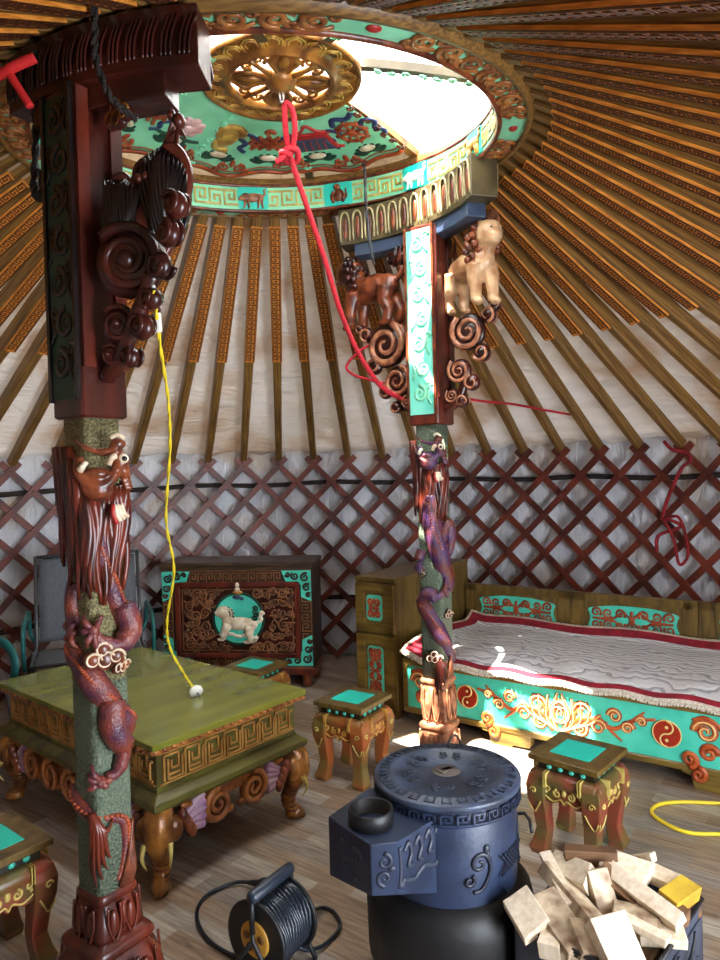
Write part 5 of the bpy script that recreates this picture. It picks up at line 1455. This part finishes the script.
mb.tube(catmull([(-.215, 2.03, .06), (-.190, 2.10, .04), (-.158, 2.164, .012), (-.119, 2.143, .009), (-.098, 2.082, .009), (-.115, 2.033, .009), (-.149, 1.985, .012), (-.185, 1.946, .03), (-.21, 1.93, .05)], 7), .0062, 7)
lead = mb.build('lead_cable', 'blacksheen', t)
mb = MB(); mb.T = inv; mb.tube([(-.405, 2.292, .021), (-.378, 2.281, .024), (-.362, 2.274, .026), (-.350, 2.269, .026)], [.008, .011, .021, .021], 14)
mb.tube([(-.350, 2.262, .033), (-.334, 2.255, .033)], .0025, 6); mb.tube([(-.348, 2.274, .019), (-.332, 2.267, .019)], .0025, 6)
mb.build('plug', 'rubber', lead)

# ------------------------------------------------------------------ cords and ropes
def rope(name, mname, label, cat, P, r, n=8, twist=0, k=8, group=None):
    mb = MB(); pts = catmull(P, k)
    if not twist: mb.tube(pts, r, n)
    else:
        for s in (0, pi):
            q = []
            for i in range(len(pts)):
                a = V(pts[max(i-1, 0)]); b = V(pts[min(i+1, len(pts)-1)]); d = (b-a).normalized(); e = d.orthogonal().normalized(); f = d.cross(e)
                q.append(V(pts[i])+(e*cos(i*twist+s)+f*sin(i*twist+s))*r*.55)
            mb.tube(q, r*.75, 6)
    return tag(mb.build(name, mname), label, cat, group)
yc = [(-.497, 1.70, 1.86), (-.494, 1.70, 1.833), (-.518, 1.817, 1.744), (-.541, 1.96, 1.615), (-.576, 2.09, 1.477), (-.646, 2.272, 1.252), (-.661, 2.402, 1.067), (-.728, 2.532, .865), (-.741, 2.605, .742), (-.706, 2.675, .617), (-.684, 2.705, .560), (-.680, 2.716, .545)]
yo = rope('power_cord', 'yellow', 'yellow twisted power cord hanging from the winged bracket to the green table', 'cord', yc, .0042, twist=.9, k=10)
mb = MB(); mb.box((-.505, 1.755, 1.79), (.018, .016, .05), M.Rotation(.2, 3, 'X'), bev=.003); mb.tube([(-.497, 1.70, 1.87), (-.498, 1.72, 1.84), (-.503, 1.745, 1.81)], .005, 6); mb.build('white_connector', 'white', yo)
mb = MB(); pr = M.Rotation(R(-45), 3, 'Z') @ M.Rotation(R(30), 3, 'Y')
mb.tube([(-.684, 2.722, .553), (-.676, 2.711, .545), (-.668, 2.70, .538)], [.012, .026, .027], 10); mb.build('white_plug', 'white', yo)
mb = MB(); mb.tube([(-.668, 2.704, .538), (-.655, 2.688, .529)], .0025, 6); mb.tube([(-.662, 2.697, .536), (-.650, 2.682, .5245)], .0025, 6); mb.build('plug_pin', 'greysteel', yo)
ly = [(1.60, 2.74, .008), (1.42, 2.765, .008), (1.29, 2.785, .008), (1.18, 2.77, .008), (1.122, 2.704, .008), (1.145, 2.61, .008), (1.20, 2.55, .008), (1.31, 2.535, .008), (1.42, 2.52, .008), (1.55, 2.55, .008), (1.60, 2.66, .02), (1.52, 2.72, .012), (1.42, 2.70, .009), (1.385, 2.64, .009), (1.41, 2.57, .016), (1.50, 2.50, .014)]
rope('floor_cord', 'yellow', 'yellow cord lying in a loose loop on the floor right of the firewood box', 'cord', ly, .0075)
rp = [(-.205, 2.815, 2.915), (-.215, 2.84, 2.83), (-.257, 2.90, 2.73), (-.195, 3.02, 2.544), (-.132, 3.13, 2.358), (-.072, 3.24, 2.155), (.003, 3.33, 1.981), (.103, 3.42, 1.83), (.203, 3.46, 1.762), (.262, 3.455, 1.75)]
rr_ = rope('hanging_red_rope', 'redrope', 'thick red rope hanging from the gold centre wheel to the sunlit post bracket', 'rope', [(-.262, 2.79, 2.893), (-.266, 2.82, 2.83), (-.257, 2.90, 2.73)]+rp[3:], .0125)
mb = MB(); mb.tube(catmull([(-.262, 2.79, 2.893), (-.235, 2.80, 2.87), (-.228, 2.84, 2.80), (-.252, 2.895, 2.735)], 6), .0115, 8)
mb.tube(catmull([(-.295, 2.90, 2.72), (-.262, 2.875, 2.745), (-.225, 2.89, 2.742), (-.232, 2.925, 2.715), (-.275, 2.915, 2.708), (-.29, 2.885, 2.735), (-.25, 2.87, 2.715)], 6), .0125, 8)
mb.tube(catmull([(-.26, 2.885, 2.725), (-.29, 2.88, 2.705), (-.315, 2.88, 2.692)], 5), .0115, 8)
mb.build('knot', 'redrope', rr_)
rope('thin_red_rope', 'redrope', 'thin red rope looped to the lion side of the sunlit post', 'rope', [(.16, 3.52, 2.07), (.114, 3.58, 2.062), (.029, 3.60, 2.031), (-.052, 3.62, 1.955), (-.027, 3.60, 1.904), (.066, 3.56, 1.865), (.191, 3.50, 1.823), (.25, 3.47, 1.80)], .007)
rope('thin_red_rope', 'redrope', 'thin red rope running right from the sunlit post to the roof poles', 'rope', [(.43, 3.36, 1.757), (.64, 3.6, 1.745), (.885, 4.0, 1.762), (1.112, 4.2, 1.742), (1.341, 4.35, 1.715)], .0075)
aR = TH0+DTH*18
tie = lambda da, r, z: tuple(wallpt(aR+da, r, z))
rope('red_tie', 'tiecloth', 'red cloth strips knotted round the lattice at the far right edge', 'cloth tie', [tie(.03, 2.70, 1.52), tie(.01, 2.69, 1.47), tie(-.02, 2.69, 1.45), tie(-.03, 2.69, 1.40), tie(-.01, 2.69, 1.36), tie(.02, 2.69, 1.20), tie(.035, 2.69, 1.07), tie(.02, 2.685, 1.06), tie(-.005, 2.69, 1.02), tie(.045, 2.69, .96), tie(.05, 2.69, .86)], .011)
rope('red_tie', 'tiecloth', 'second red cloth strip hanging in a loop beside the knotted one on the lattice', 'cloth tie', [tie(.03, 2.68, 1.06), tie(.0, 2.68, 1.08), tie(-.015, 2.68, 1.0), tie(-.02, 2.69, .86), tie(.0, 2.69, .80), tie(.01, 2.68, .95), tie(.03, 2.68, 1.05)], .009)
rope('red_ribbon', 'redcloth', 'bright red ribbon tied under the roof poles at the upper left corner', 'ribbon', [(-.90, 1.72, 2.395), (-.845, 1.70, 2.40), (-.815, 1.69, 2.408), (-.765, 1.69, 2.428)], .013)
rope('red_ribbon', 'redcloth', 'short red ribbon end dangling from the ribbon at the upper left corner', 'ribbon', [(-.835, 1.70, 2.40), (-.815, 1.70, 2.365), (-.785, 1.70, 2.315)], .010)
rope('red_ribbon', 'redcloth', 'small red ribbon tied on a roof pole near the ring at upper right', 'ribbon', [tuple(ringpt(R(4), 1.05, .02)), tuple(ringpt(R(2), 1.10, .0)), tuple(ringpt(R(-1), 1.14, .01)), tuple(ringpt(R(-3), 1.17, .0))], .008)
rope('hanging_rope', 'darkrope', 'dark twisted rope hanging from the roof over the near capital beam', 'rope', [(-.605, 1.66, 2.56), (-.602, 1.65, 2.465), (-.599, 1.64, 2.394), (-.571, 1.63, 2.31), (-.545, 1.64, 2.277), (-.515, 1.67, 2.262)], .0075, twist=.8)
rope('hanging_rope', 'blackcord', 'black rope loop hanging on the shaded left side of the near post', 'rope', [(-.885, 1.95, 2.42), (-.889, 1.95, 2.328), (-.897, 1.95, 2.23), (-.885, 1.945, 2.19), (-.870, 1.945, 2.21), (-.875, 1.945, 2.27)], .010, twist=.8)
rope('black_cord', 'blackcord', 'black cord hanging down beside the lion bracket of the sunlit post', 'cord', [(.060, 3.375, 2.90), (.065, 3.38, 2.828), (.068, 3.395, 2.656), (.089, 3.40, 2.459), (.10, 3.42, 2.42)], .0065, twist=.8)
# ------------------------------------------------------------------ camera
F, PIT, ROL = 686.18, -.0145, .0272
cam = bpy.data.cameras.new('camera'); co = bpy.data.objects.new('camera', cam); COL.objects.link(co)
cam.sensor_fit = 'VERTICAL'; cam.sensor_height = 36; cam.sensor_width = 27; cam.lens = F/960*36; cam.clip_start = .02
fw = V((0, cos(PIT), sin(PIT))); up = V((0, -sin(PIT), cos(PIT))); rt = fw.cross(up)
# roll: the picture is turned by ROL
r2 = rt*cos(ROL)+up*-sin(ROL)*-1*-1 if 0 else rt*cos(ROL)-up*sin(ROL)*-1
r2 = rt*cos(ROL)+up*sin(-ROL); u2 = up*cos(ROL)+rt*sin(ROL)
co.matrix_world = M(((r2.x, u2.x, -fw.x, 0), (r2.y, u2.y, -fw.y, 0), (r2.z, u2.z, -fw.z, 1.4), (0,0,0,1)))
SC.camera = co
# ------------------------------------------------------------------ daylight
w = bpy.data.worlds.new('sky'); SC.world = w; w.use_nodes = True
bg = w.node_tree.nodes['Background']; bg.inputs[0].default_value = (.86, .93, 1, 1); bg.inputs[1].default_value = 5.0
sun = bpy.data.lights.new('sun', 'SUN'); sun.energy = 55; sun.angle = .009; sun.color = (1, .95, .86)
so = bpy.data.objects.new('sun', sun); COL.objects.link(so)
el = R(66); az = (cos(R(54)), sin(R(54)))
d = V((az[0]*cos(el), az[1]*cos(el), -sin(el))); so.rotation_euler = d.to_track_quat('-Z', 'Y').to_euler(); so.location = (-1, 1, 6)
def area(name, loc, dirn, sx, sy, e, col):
    l = bpy.data.lights.new(name, 'AREA'); l.shape = 'RECTANGLE'; l.size = sx; l.size_y = sy; l.energy = e; l.color = col
    o = bpy.data.objects.new(name, l); COL.objects.link(o); o.location = loc; o.rotation_euler = V(dirn).to_track_quat('-Z', 'Y').to_euler(); return o
da = R(-46)
area('doorway_daylight', tuple(wallpt(da, 2.95, .85)), (-cos(da), -sin(da), .25), 1.1, 1.5, 140, (.82, .9, 1))
area('roof_opening_daylight', tuple(ringpt(0, 0, .42)), tuple(-RN), 1.5, 1.5, 80, (.88, .94, 1))
SC.view_settings.view_transform = 'Standard'; SC.view_settings.look = 'None'; SC.view_settings.gamma = 1; SC.view_settings.exposure = .12
SC.view_settings.use_curve_mapping = False
SC.cycles.max_bounces = 8; SC.cycles.diffuse_bounces = 5; SC.cycles.use_denoising = True
